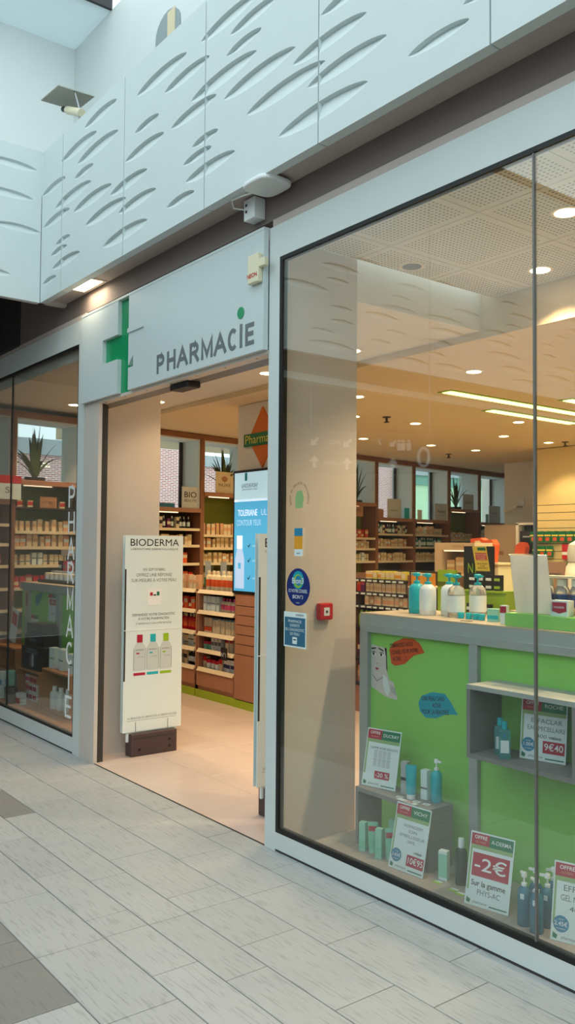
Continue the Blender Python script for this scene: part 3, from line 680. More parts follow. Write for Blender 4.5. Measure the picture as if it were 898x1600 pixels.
# alarm box on the sign, access point and power box on the soffit
al = thing('alarm_box', 'small cream alarm box with red lettering on the corner of the sign', 'alarm box', (-3.70, -0.1, 2.95))
bx('case', 'device_cream', (-3.735, -3.638, -0.075, -0.043, 2.945, 3.10), al, bevel=0.006); bx('bracket', 'device_cream', (-3.638, -3.585, -0.07, -0.044, 3.02, 3.065), al, bevel=0.004)
text('NEON', 0.032, 'red', al, (-3.69, -0.0765, 2.985), local=False, bold=0.02)
ap = thing('access_point', 'white rounded wireless access point under the overhang', 'access point', (-3.50, -0.13, 3.39))
MB().slab([(-3.50 + 0.115 * (abs(math.cos(a)) ** 0.55) * (1 if math.cos(a) > 0 else -1), -0.12 + 0.1 * (abs(math.sin(a)) ** 0.55) * (1 if math.sin(a) > 0 else -1)) for a in [2 * PI * i / 28 for i in range(28)]], 3.385, 3.41).build('housing', 'white', ap, bevel=0.008)
bx('mount', 'charcoal', (-3.56, -3.44, -0.16, -0.06, 3.41, 3.425), ap)
pb = thing('power_box', 'small white power box with thin cable below the access point', 'power box', (-3.72, -0.04, 3.30))
bx('case', 'white', (-3.775, -3.675, -0.075, -0.001, 3.30, 3.415), pb, bevel=0.005)
MB().tube([(-3.76, -0.08, 3.36), (-3.82, -0.11, 3.38), (-3.78, -0.15, 3.40), (-3.66, -0.16, 3.385), (-3.60, -0.14, 3.386)], 0.004, 6).build('cable', 'white', pb, smooth=True)
for k, zz in ((0, 3.375), (1, 3.34)): bx('socket', 'black', (-3.757, -3.742, -0.0765, -0.075, zz, zz + 0.014), pb)
# indirect lamp with reflector plate above the carved panels
rl = thing('reflector_lamp', 'square metal reflector plate with a small tube spotlight above the carved wall', 'light', (-6.13, -0.1, 4.56))
MB().slab([(-6.28, -0.25), (-5.99, -0.23), (-5.97, 0.05), (-6.26, 0.03)], 4.952, 4.96).build('reflector_plate', 'plate_metal', rl)
MB().tube([(-5.89, -0.1, 4.56), (-5.89, -0.1, 4.755)], 0.012).build('stem', 'steel', rl); MB().tube([(-6.0, -0.1, 4.955), (-5.89, -0.1, 4.755)], 0.008).build('rod', 'steel', rl)
MB().tube([(-5.86, -0.1, 4.735), (-6.12, -0.1, 4.86)], 0.03, 12).build('lamp_tube', 'device_cream', rl, smooth=True); MB().tube([(-6.12, -0.1, 4.86), (-6.2, -0.1, 4.9)], 0.022, 10).build('lamp_head', 'charcoal', rl)

# ================================================================ STICKERS ON THE GLASS
vl = thing('window_lettering', 'white vertical pharmacy lettering on the left shop window', 'lettering', (-6.14, -0.002, 0.24))
hs = [1.912, 1.715, 1.515, 1.335, 1.135, 0.93, 0.73, 0.535, 0.33]
for ch, z in zip('PHARMACIE', hs): sign_letter(ch, -6.199 if ch != 'I' else -6.15, z - 0.082, 0.118 if ch != 'I' else 0.02, 0.164, 0.02, vl, -0.0025, 'white')
bs = thing('round_sticker', 'round dark blue sticker with white lettering on the right shop window', 'sticker', (-3.368, -0.002, 1.345))
def disc(parent, r, mat, y, name, cx=0, cz=0, seg=28, sx=1.0):
    n = seg; MB().prism([(cx + sx * r * math.cos(2 * PI * i / n), cz + r * math.sin(2 * PI * i / n)) for i in range(n)], y, y + 0.0006).build(name, mat, parent, local=True)
disc(bs, 0.094, 'navy', 0, 'disc'); disc(bs, 0.045, 'bubble_blue', -0.0008, 'glow', 0, 0.035); disc(bs, 0.034, 'lime', -0.0012, 'swirl', 0, 0.03); disc(bs, 0.026, 'dot_blue', -0.0016, 'swirl', 0.004, 0.032)
text('Bion3', 0.042, 'white', bs, (0, -0.0025, 0.03)); text('ICI VOTRE CONSEIL', 0.024, 'white', bs, (0, -0.002, -0.02), width=0.15); text('BION\u00b03', 0.026, 'white', bs, (0, -0.002, -0.05)); text('merck', 0.01, 'white', bs, (0, -0.002, -0.078))
ps = thing('window_poster', 'small blue poster with white frame on the right shop window below the round sticker', 'poster', (-3.392, -0.002, 1.13))
bx('sheet', 'card_white', (-0.09, 0.09, 0, 0.0006, -0.088, 0.088), ps, local=True); bx('print', 'poster_blue', (-0.083, 0.083, -0.0006, 0, -0.08, 0.062), ps, local=True)
text('BIODERMA', 0.013, 'text_dark', ps, (0.04, -0.0012, 0.075)); 
for k, l in enumerate(['PHARMACIE', 'EXPERTE', 'DU DIAGNOSTIC', 'DE PEAU']): text(l, 0.02, 'card_white', ps, (0, -0.0012, 0.042 - 0.021 * k))
bx('emblem', 'card_white', (-0.018, 0.018, -0.0012, -0.0006, -0.07, -0.036), ps, local=True); bx('emblem_bar', 'text_dark', (-0.011, 0.011, -0.0018, -0.0012, -0.052, -0.046), ps, local=True)
cs = thing('collection_sticker', 'faint round collection-point sticker with curved dark lettering on the right window', 'sticker', (-3.363, -0.002, 1.79))
for k, ch in enumerate('POINT DE COLLECTE MEDICAMENTS'):
    a = PI * (1.12 - 1.24 * k / 28); 
    if ch != ' ':
        t_ = text(ch, 0.016, 'text_dark', cs, (0.072 * math.cos(a), -0.001, 0.075 * math.sin(a)), rot=(PI / 2, 0, 0), name='letter'); t_.rotation_euler = (Matrix.Rotation(-(a - PI / 2), 3, 'Y') @ Matrix.Rotation(PI / 2, 3, 'X')).to_euler()
MB().prism([(-0.03, -0.05), (0.025, -0.05), (0.035, 0.0), (0.02, 0.04), (-0.02, 0.035), (-0.035, 0.0)], 0, 0.0006).build('motif', 'olive_stripe', cs, local=True)
ms = thing('small_sticker', 'small yellow and white sticker above the round blue one', 'sticker', (-3.368, -0.002, 1.57))
bx('sheet', 'card_white', (-0.033, 0.033, 0, 0.0006, -0.07, 0.07), ms, local=True); bx('print', 'amber', (-0.033, 0.033, -0.0006, 0, -0.035, 0.03), ms, local=True); bx('print_sky', 'dot_blue', (-0.033, 0.033, -0.0006, 0, 0.03, 0.07), ms, local=True); text('euro', 0.014, 'text_dark', ms, (0, -0.0012, -0.055))
fc = thing('fire_call_point', 'red square fire alarm call point on the pilaster wall', 'alarm', (-3.555, 0.315, 1.16))
bx('case', 'red', (-3.555, -3.52, 0.268, 0.362, 1.155, 1.245), fc, bevel=0.008); bx('window', 'white', (-3.52, -3.5185, 0.296, 0.334, 1.178, 1.222), fc); bx('button', 'black', (-3.5185, -3.517, 0.309, 0.321, 1.194, 1.206), fc); bx('seam', 'crimson', (-3.5195, -3.5188, 0.272, 0.29, 1.198, 1.202), fc)

# ================================================================ SECURITY GATES WITH POSTERS
def gate(loc, label):
    t = thing('security_gate', label, 'security gate', loc, group='antitheft gates inside the entrance')
    # local: face towards +x, width along y
    P = lambda nm, mt, b, bv=0: bx(nm, mt, b, t, local=True, bevel=bv)
    P('base', 'gate_base', (-0.06, 0.035, -0.19, 0.195, 0.0, 0.165), 0.008)
    for y, z in ((-0.12, 0.04), (0.13, 0.04), (0.13, 0.09)): P('bolt', 'black', (0.035, 0.038, y - 0.008, y + 0.008, z, z + 0.016))
    P('base_ridge', 'charcoal', (0.03, 0.037, -0.16, 0.165, 0.128, 0.138))
    P('antenna_panel', 'card_white', (-0.026, -0.005, -0.21, 0.215, 0.10, 1.55), 0.01)
    b = P('poster', 'card_white', (-0.004, 0.004, -0.245, 0.245, 0.175, 1.62)); 
    P('poster_back', 'card_white', (-0.034, -0.03, -0.245, 0.245, 0.175, 1.62))
    P('edge_strip', 'charcoal', (0.0041, 0.0055, -0.245, -0.232, 0.55, 1.37)); P('fold_line', 'white', (0.0041, 0.006, -0.245, 0.245, 0.917, 0.923))
    P('tint', 'peach', (-0.029, -0.0055, 0.215, 0.24, 0.3, 1.3))
    for y in (-0.14, 0.13): P('slit', 'charcoal', (0.0041, 0.0048, y - 0.002, y + 0.002, 0.175, 0.245))
    R = (PI / 2, 0, PI / 2)
    T = lambda s, sz, mt, y, z, w=None: text(s, sz, mt, t, (0.0046, y, z), R, width=w)
    T('BIODERMA', 0.075, 'black', 0.0, 1.565, 0.41); T('LABORATOIRE DERMATOLOGIQUE', 0.02, 'text_dark', 0.0, 1.518, 0.40)
    T('EN SEPTEMBRE,', 0.028, 'text_grey', 0, 1.365); T('OFFREZ UNE R\u00c9PONSE', 0.034, 'text_grey', 0, 1.325, 0.30); T('SUR-MESURE \u00c0 VOTRE PEAU', 0.034, 'text_grey', 0, 1.285, 0.38)
    P('logo_card', 'white', (0.0041, 0.0048, -0.055, 0.06, 1.10, 1.22)); P('logo_bar', 'crimson', (0.005, 0.0055, -0.035, -0.012, 1.17, 1.195)); P('logo_bar', 'text_dark', (0.005, 0.0055, -0.006, 0.016, 1.17, 1.18)); P('logo_bar', 'card_green', (0.005, 0.0055, 0.022, 0.044, 1.17, 1.2))
    T('D\u00c9CODEZ', 0.018, 'text_grey', 0, 1.152); T('VOTRE PEAU', 0.018, 'text_grey', 0, 1.13)
    T('DEMANDEZ VOTRE DIAGNOSTIC', 0.026, 'text_dark', 0, 1.03, 0.36); T('\u00c0 VOTRE PHARMACIEN', 0.026, 'text_dark', 0, 1.0, 0.26); T('ET B\u00c9N\u00c9FICIEZ D\u2019UNE OFFRE PRIVIL\u00c8GE', 0.018, 'text_grey', 0, 0.965, 0.30)
    for k, (mt, y) in enumerate((('crimson', -0.115), ('turquoise', -0.005), ('lime', 0.105))):
        m = MB(); h = [(0.045, 0.62), (0.05, 0.63), (0.05, 0.78), (0.035, 0.815), (0.022, 0.825)]
        pts = [(-a, b_) for a, b_ in reversed(h)] + [(a, b_) for a, b_ in h]
        n = len(pts); m.add([(0.0043, y + a, b_) for a, b_ in pts] + [(0.0049, y + a, b_) for a, b_ in pts], [tuple(range(n, 2 * n))] + [(i, (i + 1) % n, (i + 1) % n + n, i + n) for i in range(n)])
        bo = m.build('printed_bottle', 'print_grey', t, local=True)
        bx('printed_outline', 'text_grey', (0.0049, 0.0051, y - 0.05, y - 0.047, 0.625, 0.785), bo, local=True); bx('printed_outline', 'text_grey', (0.0049, 0.0051, y + 0.047, y + 0.05, 0.625, 0.785), bo, local=True)
        bx('printed_cap', mt, (0.0043, 0.0055, y - 0.023, y + 0.023, 0.827, 0.885), bo, local=True); bx('printed_label', mt, (0.0052, 0.0056, y - 0.028, y - 0.002, 0.742, 0.752), bo, local=True)
        text('BIODERMA', 0.014, 'text_grey', bo, (0.0056, y, 0.772), R); text('eau micellaire', 0.009, 'text_grey', bo, (0.0056, y + 0.01, 0.72), R)
        P('colour_bar', mt, (0.0041, 0.0048, y - 0.048, y + 0.048, 0.585, 0.605))
    T('LA BIOLOGIE AU SERVICE DE LA DERMATOLOGIE', 0.022, 'text_grey', 0.0, 0.275, 0.41); P('rule', 'text_grey', (0.0041, 0.0046, -0.21, 0.2, 0.256, 0.258))
    return t
g1 = gate((-5.72, 0.48, 0), 'white antitheft gate with brand poster standing beside the left entrance panel')
copy_thing(g1, (-4.004, 0.455, 0), None, 'white antitheft gate mostly hidden behind the right entrance frame')

# ================================================================ RIGHT WINDOW DISPLAY: deck, counter, boxes
dk = tag(bx('display_deck', 'deck_grey', (-3.31, 1.4, 0.055, 0.435, 0.0, 0.10), bevel=0.003), 'low grey display deck behind the right shop window', 'platform')
ct = thing('display_counter', 'tall grey counter with lime green front panels behind the right window', 'counter', (-1.0, 0.66, 0))
GLm = 'grey_laminate'
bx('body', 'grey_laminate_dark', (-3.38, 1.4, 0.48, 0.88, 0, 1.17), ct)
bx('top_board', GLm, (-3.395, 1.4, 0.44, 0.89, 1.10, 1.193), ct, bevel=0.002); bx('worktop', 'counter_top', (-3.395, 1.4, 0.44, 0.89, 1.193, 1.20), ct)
for a, b in ((-3.395, -3.335), (-2.65, -2.60), (-1.86, -1.81), (-1.07, -1.02), (-0.28, -0.23), (0.5, 0.55)): bx('stile', GLm, (a, b, 0.44, 0.48, 0, 1.10), ct)
for a, b in ((-3.335, -2.65), (-2.60, -1.86), (-1.81, -1.07), (-1.02, -0.28)): bx('front_panel', 'green_panel', (a, b, 0.465, 0.48, 0.0, 1.10), ct)
wb = thing('wall_box', 'grey open box shelf fixed to the green counter front', 'shelf', (-2.23, 0.36, 0.64))
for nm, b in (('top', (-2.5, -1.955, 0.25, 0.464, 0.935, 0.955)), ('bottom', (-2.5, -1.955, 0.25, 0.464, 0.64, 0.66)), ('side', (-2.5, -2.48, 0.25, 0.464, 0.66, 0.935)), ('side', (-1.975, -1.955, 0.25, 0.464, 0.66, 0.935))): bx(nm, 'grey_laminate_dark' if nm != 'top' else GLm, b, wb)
cu = thing('cube_shelf', 'grey open cube riser standing on the deck in the window', 'riser', (-2.92, 0.29, 0.10))
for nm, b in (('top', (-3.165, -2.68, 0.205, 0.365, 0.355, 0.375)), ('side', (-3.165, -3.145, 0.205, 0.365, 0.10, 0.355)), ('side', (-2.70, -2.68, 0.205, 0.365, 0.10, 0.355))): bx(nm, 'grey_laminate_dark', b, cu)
rs = tag(bx('counter_riser', 'green_panel', (-2.47, 1.2, 0.475, 0.70, 1.2005, 1.2575)), 'long low green riser on the counter worktop', 'riser')

# ---- price cards
def card(BL, BR, h, lean, brand, label, lines, price=None, old=None, dot=None, red=None, offre='OFFRE'):
    bl, br = Vector(BL), Vector(BR); w = (br - bl).length; rz = math.atan2(br.y - bl.y, br.x - bl.x); c = (bl + br) / 2
    t = thing('price_card', label, 'price card', c, (-math.asin(lean / h), 0, rz))
    P = lambda nm, mt, b: bx(nm, mt, b, t, local=True)
    P('holder', ACR, (-w / 2 - 0.002, w / 2 + 0.002, 0.0012, 0.0042, 0, h + 0.003)); P('foot', ACR, (-w / 2, w / 2, 0.0042, 0.03, 0.0, 0.003))
    P('sheet', 'card_white', (-w / 2, w / 2, -0.0006, 0.001, 0.001, h))
    u = w / 0.2
    P('red_header', 'card_red', (-w / 2 + 0.005, -0.012, -0.0014, -0.0007, h - 0.052 * u, h - 0.006)); P('green_header', 'card_green', (-0.012, w / 2 - 0.005, -0.0014, -0.0007, h - 0.052 * u, h - 0.006)); P('stripe', 'olive_stripe', (-w / 2 + 0.005, w / 2 - 0.005, -0.0013, -0.0007, h - 0.068 * u, h - 0.052 * u)); P('side_stripe', 'olive_stripe', (-w / 2 + 0.005, -w / 2 + 0.013, -0.0012, -0.0007, 0.06, h - 0.068 * u))
    text(offre, 0.02, 'white', t, (-0.052 * u, -0.0018, h - 0.021), bold=0.01); text('DU MOIS', 0.011, 'peach', t, (-0.052 * u, -0.0018, h - 0.039))
    text(brand, 0.022, 'white', t, (0.042 * u, -0.0018, h - 0.029), width=min(0.09, 0.016 * len(brand)) * u, bold=0.004)
    z = h - 0.092
    for s, sz in lines: text(s, sz, 'text_grey', t, (0.012, -0.0014, z), width=min(len(s) * sz * 0.62, w * 0.82)); z -= sz * 1.15
    if red: P('red_box', 'card_red', (red[0], red[1], -0.0013, -0.0007, red[2], red[3])); text(price, (red[3] - red[2]) * 0.78, 'white', t, ((red[0] + red[1]) / 2, -0.0018, (red[2] + red[3]) / 2), width=(red[1] - red[0]) * 0.86, bold=0.008)
    if old: text(old, 0.016, 'text_dark', t, (0.055, -0.0016, red[3] + 0.014)); P('strike', 'text_dark', (0.03, 0.08, -0.002, -0.0017, red[3] + 0.013, red[3] + 0.0145))
    if dot: disc(t, 0.029, 'dot_blue', -0.0015, 'price_dot', -w / 2 + 0.037, 0.062); text(dot, 0.021, 'white', t, (-w / 2 + 0.037, -0.0022, 0.062), bold=0.01); text('remise', 0.008, 'white', t, (-w / 2 + 0.037, -0.0022, 0.078)); text('imm\u00e9diate', 0.008, 'white', t, (-w / 2 + 0.037, -0.0022, 0.046))
    MB().prism([(-w / 2 + 0.007, 0.012), (-w / 2 + 0.022, 0.008), (-w / 2 + 0.026, 0.022), (-w / 2 + 0.009, 0.03)], -0.0013, -0.0007).build('logo_mark', 'card_green', t, local=True)
    text('pharmavie', 0.015, 'text_grey', t, (-0.03, -0.0014, 0.017), width=0.062); P('footer_bar', 'card_green', (0.012, w / 2 - 0.008, -0.0013, -0.0007, 0.010, 0.015))
    return t
c = card((-3.165, 0.245, 0.3755), (-2.975, 0.29, 0.3755), 0.278, 0.06, 'DUCRAY', 'price card with a minus twenty percent box on top of the grey cube', [('GAMME ACN\u00c9 KERACNYL', 0.016)], '-20 %', red=(-0.03, 0.055, 0.042, 0.078))
for k in range(4):
    for q in range(2): bx('printed_pack', 'print_grey', (-0.045 + 0.025 * k, -0.025 + 0.025 * k, -0.0013, -0.0007, 0.098 + 0.04 * q, 0.134 + 0.04 * q), c, local=True); bx('printed_line', 'text_grey', (-0.045 + 0.025 * k, -0.0245 + 0.025 * k, -0.0016, -0.0012, 0.133 + 0.04 * q, 0.1345 + 0.04 * q), c, local=True)
card((-2.843, 0.115, 0.1005), (-2.645, 0.13, 0.1005), 0.288, 0.065, 'VICHY', 'price card with a ten euro price leaning in front of the grey cube', [('NORMADERM', 0.019), ('SOIN', 0.019), ('EMBELLISSEUR', 0.019), ('50ML', 0.018)], '10\u20ac95', '14\u20ac60', '3.65\u20ac', red=(-0.002, 0.094, 0.03, 0.078))
c = card((-2.371, 0.084, 0.1005), (-2.181, 0.124, 0.1005), 0.285, 0.065, 'A-DERMA', 'price card with a big minus two euro box standing on the deck', [], '-2\u20ac', red=(-0.078, 0.084, 0.115, 0.205))
text('Sur la gamme', 0.03, 'text_dark', c, (0, -0.0016, 0.088), width=0.15, bold=0.01); text('PHYS-AC', 0.03, 'text_grey', c, (0.005, -0.0016, 0.055), width=0.10)
card((-1.964, 0.09, 0.1005), (-1.770, 0.15, 0.1005), 0.28, 0.06, 'ROCHE', 'price card with a two euro forty five dot beside the blue pump bottles', [('EFFACLAR', 0.03), ('GEL MOUSSANT', 0.03), ('400 ml', 0.026)], '9\u20ac90', None, '2.45\u20ac', red=(-0.01, 0.085, 0.04, 0.085))
card((-2.305, 0.36, 0.6605), (-2.11, 0.405, 0.6605), 0.255, 0.03, 'ROCHE', 'price card with a nine euro price inside the grey wall box', [('EFFACLAR', 0.027), ('EAU MICELLAIRE', 0.027), ('400 ml', 0.022)], '9\u20ac40', '12.40\u20ac', '1.00\u20ac', red=(0.0, 0.094, 0.035, 0.085))
# ---- stickers on the green panel
def bubble(pts, mat, label, loc, lines, dark='text_dark', tilt=0.0):
    t = thing('speech_bubble', label, 'sticker', loc, (0, tilt, 0))
    MB().prism(pts, -0.001, 0.0).build('paper', mat, t, local=True)
    for s, x, z, w in lines: text(s, 0.03, dark, t, (x, -0.0018, z), width=w, bold=0.006)
    return t
bubble([(-0.115, -0.05), (-0.09, -0.065), (-0.02, -0.058), (0.05, -0.02), (0.125, -0.012), (0.10, 0.035), (0.06, 0.062), (-0.01, 0.07), (-0.08, 0.055), (-0.12, 0.02)], 'orange_red', 'orange speech bubble sticker on the green counter panel', (-3.075, 0.4645, 1.02), [('DEMANDEZ NOUS', -0.03, 0.037, 0.165), ('CONSEIL POUR VOTRE', -0.012, 0.003, 0.19), ('ACNE .... !!', -0.05, -0.031, 0.10)], tilt=-0.16)
bubble([(-0.115, -0.03), (-0.08, -0.062), (-0.01, -0.062), (0.06, -0.04), (0.13, -0.042), (0.09, 0.02), (0.06, 0.055), (-0.02, 0.062), (-0.09, 0.045), (-0.12, 0.01)], 'bubble_blue', 'blue speech bubble sticker on the green counter panel', (-2.87, 0.4645, 0.785), [('UNE PEAU SANS', -0.02, 0.03, 0.15), ('ACNE', 0.0, -0.002, 0.055), ('POUR LA RENTR\u00c9E', -0.012, -0.034, 0.175)], tilt=-0.12)
fs = thing('face_drawing', 'cut-out drawing of a worried face with a hand holding a cotton pad', 'sticker', (-3.235, 0.4645, 0.92))
MB().prism([(-0.095, 0.115), (0.02, 0.105), (0.025, -0.02), (0.04, -0.055), (0.07, -0.062), (0.10, -0.15), (0.02, -0.145), (-0.095, -0.105)], -0.001, 0.0).build('paper', 'skin_grey', fs, local=True)
MB().prism([(0.004, 0.106), (0.02, 0.105), (0.025, -0.015), (0.018, 0.0), (0.016, 0.06)], -0.0016, -0.001).build('hair', 'near_black', fs, local=True)
for cx_ in (-0.075, -0.018):
    MB().prism([(cx_ - 0.02, 0.066), (cx_ - 0.008, 0.058), (cx_ + 0.012, 0.059), (cx_ + 0.019, 0.068), (cx_ + 0.008, 0.078), (cx_ - 0.01, 0.078)], -0.0016, -0.001).build('eye', 'white', fs, local=True); MB().prism([(cx_ - 0.022, 0.068), (cx_ - 0.01, 0.081), (cx_ + 0.01, 0.081), (cx_ + 0.021, 0.069), (cx_ + 0.008, 0.077), (cx_ - 0.01, 0.077)], -0.0024, -0.0018).build('eyelid', 'near_black', fs, local=True); disc(fs, 0.008, 'text_dark', -0.0022, 'iris', cx_ - 0.002, 0.068, 12)
MB().prism([(-0.095, 0.098), (-0.058, 0.103), (-0.057, 0.097), (-0.09, 0.089)], -0.0016, -0.001).build('eyebrow', 'near_black', fs, local=True); MB().prism([(-0.04, 0.104), (-0.002, 0.092), (-0.004, 0.085), (-0.04, 0.097)], -0.0016, -0.001).build('eyebrow', 'near_black', fs, local=True)
MB().prism([(-0.068, -0.005), (-0.052, -0.001), (-0.036, -0.005), (-0.05, -0.015)], -0.0016, -0.001).build('mouth', 'card_red', fs, local=True); MB().prism([(-0.06, 0.022), (-0.045, 0.018), (-0.044, 0.022)], -0.0016, -0.001).build('nose', 'text_grey', fs, local=True)
MB().prism([(-0.085, -0.04), (-0.05, -0.068), (-0.01, -0.045), (-0.01, -0.049), (-0.05, -0.073), (-0.087, -0.044)], -0.0016, -0.001).build('jaw_line', 'text_grey', fs, local=True)
MB().prism([(-0.005, -0.03), (0.025, -0.05), (0.045, -0.105), (0.03, -0.14), (0.005, -0.12), (-0.008, -0.07)], -0.0016, -0.001).build('cotton_pad', 'card_white', fs, local=True)
for k in range(3): MB().prism([(0.05 + 0.012 * k, -0.078 - 0.006 * k), (0.053 + 0.012 * k, -0.078 - 0.006 * k), (0.062 + 0.012 * k, -0.12 - 0.004 * k), (0.059 + 0.012 * k, -0.12 - 0.004 * k)], -0.0016, -0.001).build('finger_line', 'text_grey', fs, local=True)

# ================================================================ PRODUCTS
KIND = {}
def kind(key, maker):                # maker -> list of (name, MB, material, smooth); the first is the body
    if key not in KIND: KIND[key] = [(n, mb.mesh(n, mt, sm)) for n, mb, mt, sm in maker()]
    return KIND[key]
def put(parts, name, label, cat, group, loc, rz=0.0, sc=1.0):
    o = bpy.data.objects.new(name, parts[0][1]); COL.objects.link(o); o.location = loc; o.rotation_euler = (0, 0, rz); o.scale = (sc, sc, sc)
    tag(o, label, cat, group)
    for n, me in parts[1:]:
        c = bpy.data.objects.new(n, me); COL.objects.link(c); c.parent = o
    return o
def carton(w, d, h, body, band=None, z0=0.45, z1=0.75, side=None):
    def f():
        r = [('carton', MB().box(-w / 2, w / 2, -d / 2, d / 2, 0, h), body, False)]
        if band: r.append(('label_band', MB().box(-w / 2 - 0.0004, w / 2 + 0.0004, -d / 2 - 0.0006, -d / 2 + 0.001, h * z0, h * z1), band, False))
        return r
    return kind(('carton', w, d, h, body, band, z0, z1), f)
def bottle(r, h, body, cap, label=None, neck=0.4, seg=12, sy=1.0):
    def f():
        hb = h * 0.80
        q = [('bottle', MB().lathe([(r * 0.92, 0), (r, h * 0.02), (r, hb * 0.86), (r * 0.8, hb * 0.95), (r * neck, hb)], seg=seg, sy=sy), body, True),
             ('cap', MB().lathe([(r * neck * 1.12, hb), (r * neck * 1.12, h * 0.985), (r * neck, h)], seg=seg), cap, True)]
        if label: q.append(('label', MB().lathe([(r * 1.012, h * 0.2), (r * 1.012, h * 0.55)], seg=seg, sy=sy), label, True))
        return q
    return kind(('bottle', r, h, body, cap, label, neck, sy), f)
def pump(r, h, body, head, label=None, square=False, z=(0.12, 0.5), cover=False):
    def f():
        hb = h * 0.74; seg = 16
        sh = [(r * 0.94, 0), (r, h * 0.015), (r, hb * 0.80), (r * 0.86, hb * 0.91), (r * 0.5, hb * 0.98), (r * 0.36, hb)]
        q = [('bottle', MB().lathe(sh, seg=seg), body, True),
             ('collar', MB().lathe([(r * 0.40, hb), (r * 0.42, hb + h * 0.05), (r * 0.36, hb + h * 0.06)], seg=12), head, True),
             ('pump_head', MB().lathe([(r * 0.13, hb + h * 0.05), (r * 0.13, hb + h * 0.16), (r * 0.42, hb + h * 0.17), (r * 0.42, hb + h * 0.235), (r * 0.3, h)], seg=12).box(0, r * 1.15, -r * 0.15, r * 0.15, hb + h * 0.19, hb + h * 0.235), head, True)]
        if label: q.append(('label', MB().lathe([(r * 1.012, h * z[0]), (r * 1.012, h * z[1])], seg=seg), label, True))
        return q
    return kind(('pump', r, h, body, head, label, z), f)
def tubep(w, h, body, cap, label=None):
    def f():
        n = 12; hc = h * 0.14; prof = []; m = MB(); rings = [(0.40, 0.40, hc), (0.44, 0.42, h * 0.3), (0.47, 0.28, h * 0.65), (0.5, 0.05, h * 0.97), (0.5, 0.04, h)]
        vs = [(w * a * math.cos(2 * PI * j / n), w * b * math.sin(2 * PI * j / n), z) for a, b, z in rings for j in range(n)]
        m.add(vs, [(i * n + j, i * n + (j + 1) % n, (i + 1) * n + (j + 1) % n, (i + 1) * n + j) for i in range(len(rings) - 1) for j in range(n)] + [tuple((len(rings) - 1) * n + j for j in range(n))])
        q = [('tube', m, body, True), ('cap', MB().lathe([(w * 0.38, 0), (w * 0.40, hc)], seg=12), cap, True)]
        if label: q.append(('label', MB().box(-w * 0.40, w * 0.40, -w * 0.315, -w * 0.2, h * 0.72, h * 0.88), label, False))
        return q
    return kind(('tube', w, h, body, cap, label), f)
def jar(r, h, body, lid):
    return kind(('jar', r, h, body, lid), lambda: [('jar', MB().lathe([(r * 0.9, 0), (r, h * 0.06), (r, h * 0.62)], seg=14), body, True), ('lid', MB().lathe([(r * 1.03, h * 0.62), (r * 1.03, h * 0.95), (r * 0.95, h)], seg=14), lid, True)])
def flask(w, d, h, body, cap, label):          # flat-shouldered micellar bottle
    def f():
        hb = h * 0.78; m = MB(); L = [(1, 0), (1, hb * 0.92), (0.86, hb), (0.4, hb + h * 0.02)]
        vs = [(w / 2 * k * sx, d / 2 * k * sy, z) for k, z in L for sx, sy in ((-1, -1), (1, -1), (1, 1), (-1, 1))]
        m.add(vs, [(i * 4 + j, i * 4 + (j + 1) % 4, (i + 1) * 4 + (j + 1) % 4, (i + 1) * 4 + j) for i in range(3) for j in range(4)] + [(3, 2, 1, 0), (12, 13, 14, 15)])
        return [('bottle', m, body, False), ('cap', MB().lathe([(w * 0.24, hb + h * 0.015), (w * 0.24, h)], seg=12), cap, True), ('label', MB().box(-w * 0.36, w * 0.36, -d / 2 - 0.0008, -d / 2 + 0.0002, h * 0.16, h * 0.5), label, False), ('label_patch', MB().box(-w * 0.14, w * 0.14, -d / 2 - 0.001, -d / 2 + 0.0002, h * 0.58, h * 0.68), 'dot_blue', False)]
    return kind(('flask', w, d, h, body, cap), f)

# ---- on the cube riser (beside the DUCRAY card)
Z1 = 0.3756
put(carton(0.034, 0.034, 0.15, 'parapet_grey', 'text_dark', 0.42, 0.52), 'carton', 'grey slim carton half behind the tall price card', 'carton', None, (-2.93, 0.315, Z1), 0.2)
put(tubep(0.052, 0.155, 'turquoise', 'white'), 'squeeze_tube', 'turquoise squeeze tube with white cap on the grey cube', 'tube', None, (-2.853, 0.272, Z1), 0.7)
put(carton(0.036, 0.036, 0.135, 'card_white', 'text_grey', 0.36, 0.42), 'carton', 'slim white carton on the grey cube between tube and pump bottle', 'carton', None, (-2.808, 0.325, Z1), 0.1)
put(pump(0.026, 0.195, 'turquoise', 'white', None), 'pump_bottle', 'turquoise bottle with white pump on the grey cube', 'bottle', None, (-2.748, 0.33, Z1))
for k, (x, y) in enumerate([(-2.90, 0.245), (-2.80, 0.255), (-2.745, 0.262)]):
    t = thing('shelf_ticket', 'tiny white price ticket lying on the grey cube', 'ticket', (x, y, Z1), (0, 0, 0.1), 'tickets on the grey cube'); bx('ticket', 'card_white', (-0.017, 0.017, -0.012, 0.012, 0, 0.0012), t, local=True); bx('print', 'text_grey', (-0.01, 0.01, -0.004, 0.002, 0.0012, 0.0016), t, local=True)
t = thing('promo_flyer', 'red and white minus twenty percent flyer on the edge of the grey cube', 'ticket', (-2.83, 0.222, Z1), (0, 0, -0.05)); bx('paper', 'card_white', (-0.06, 0.06, -0.014, 0.014, 0, 0.001), t, local=True); text('-20%', 0.028, 'card_red', t, (0.01, 0, 0.0016), (0, 0, 0), bold=0.02)
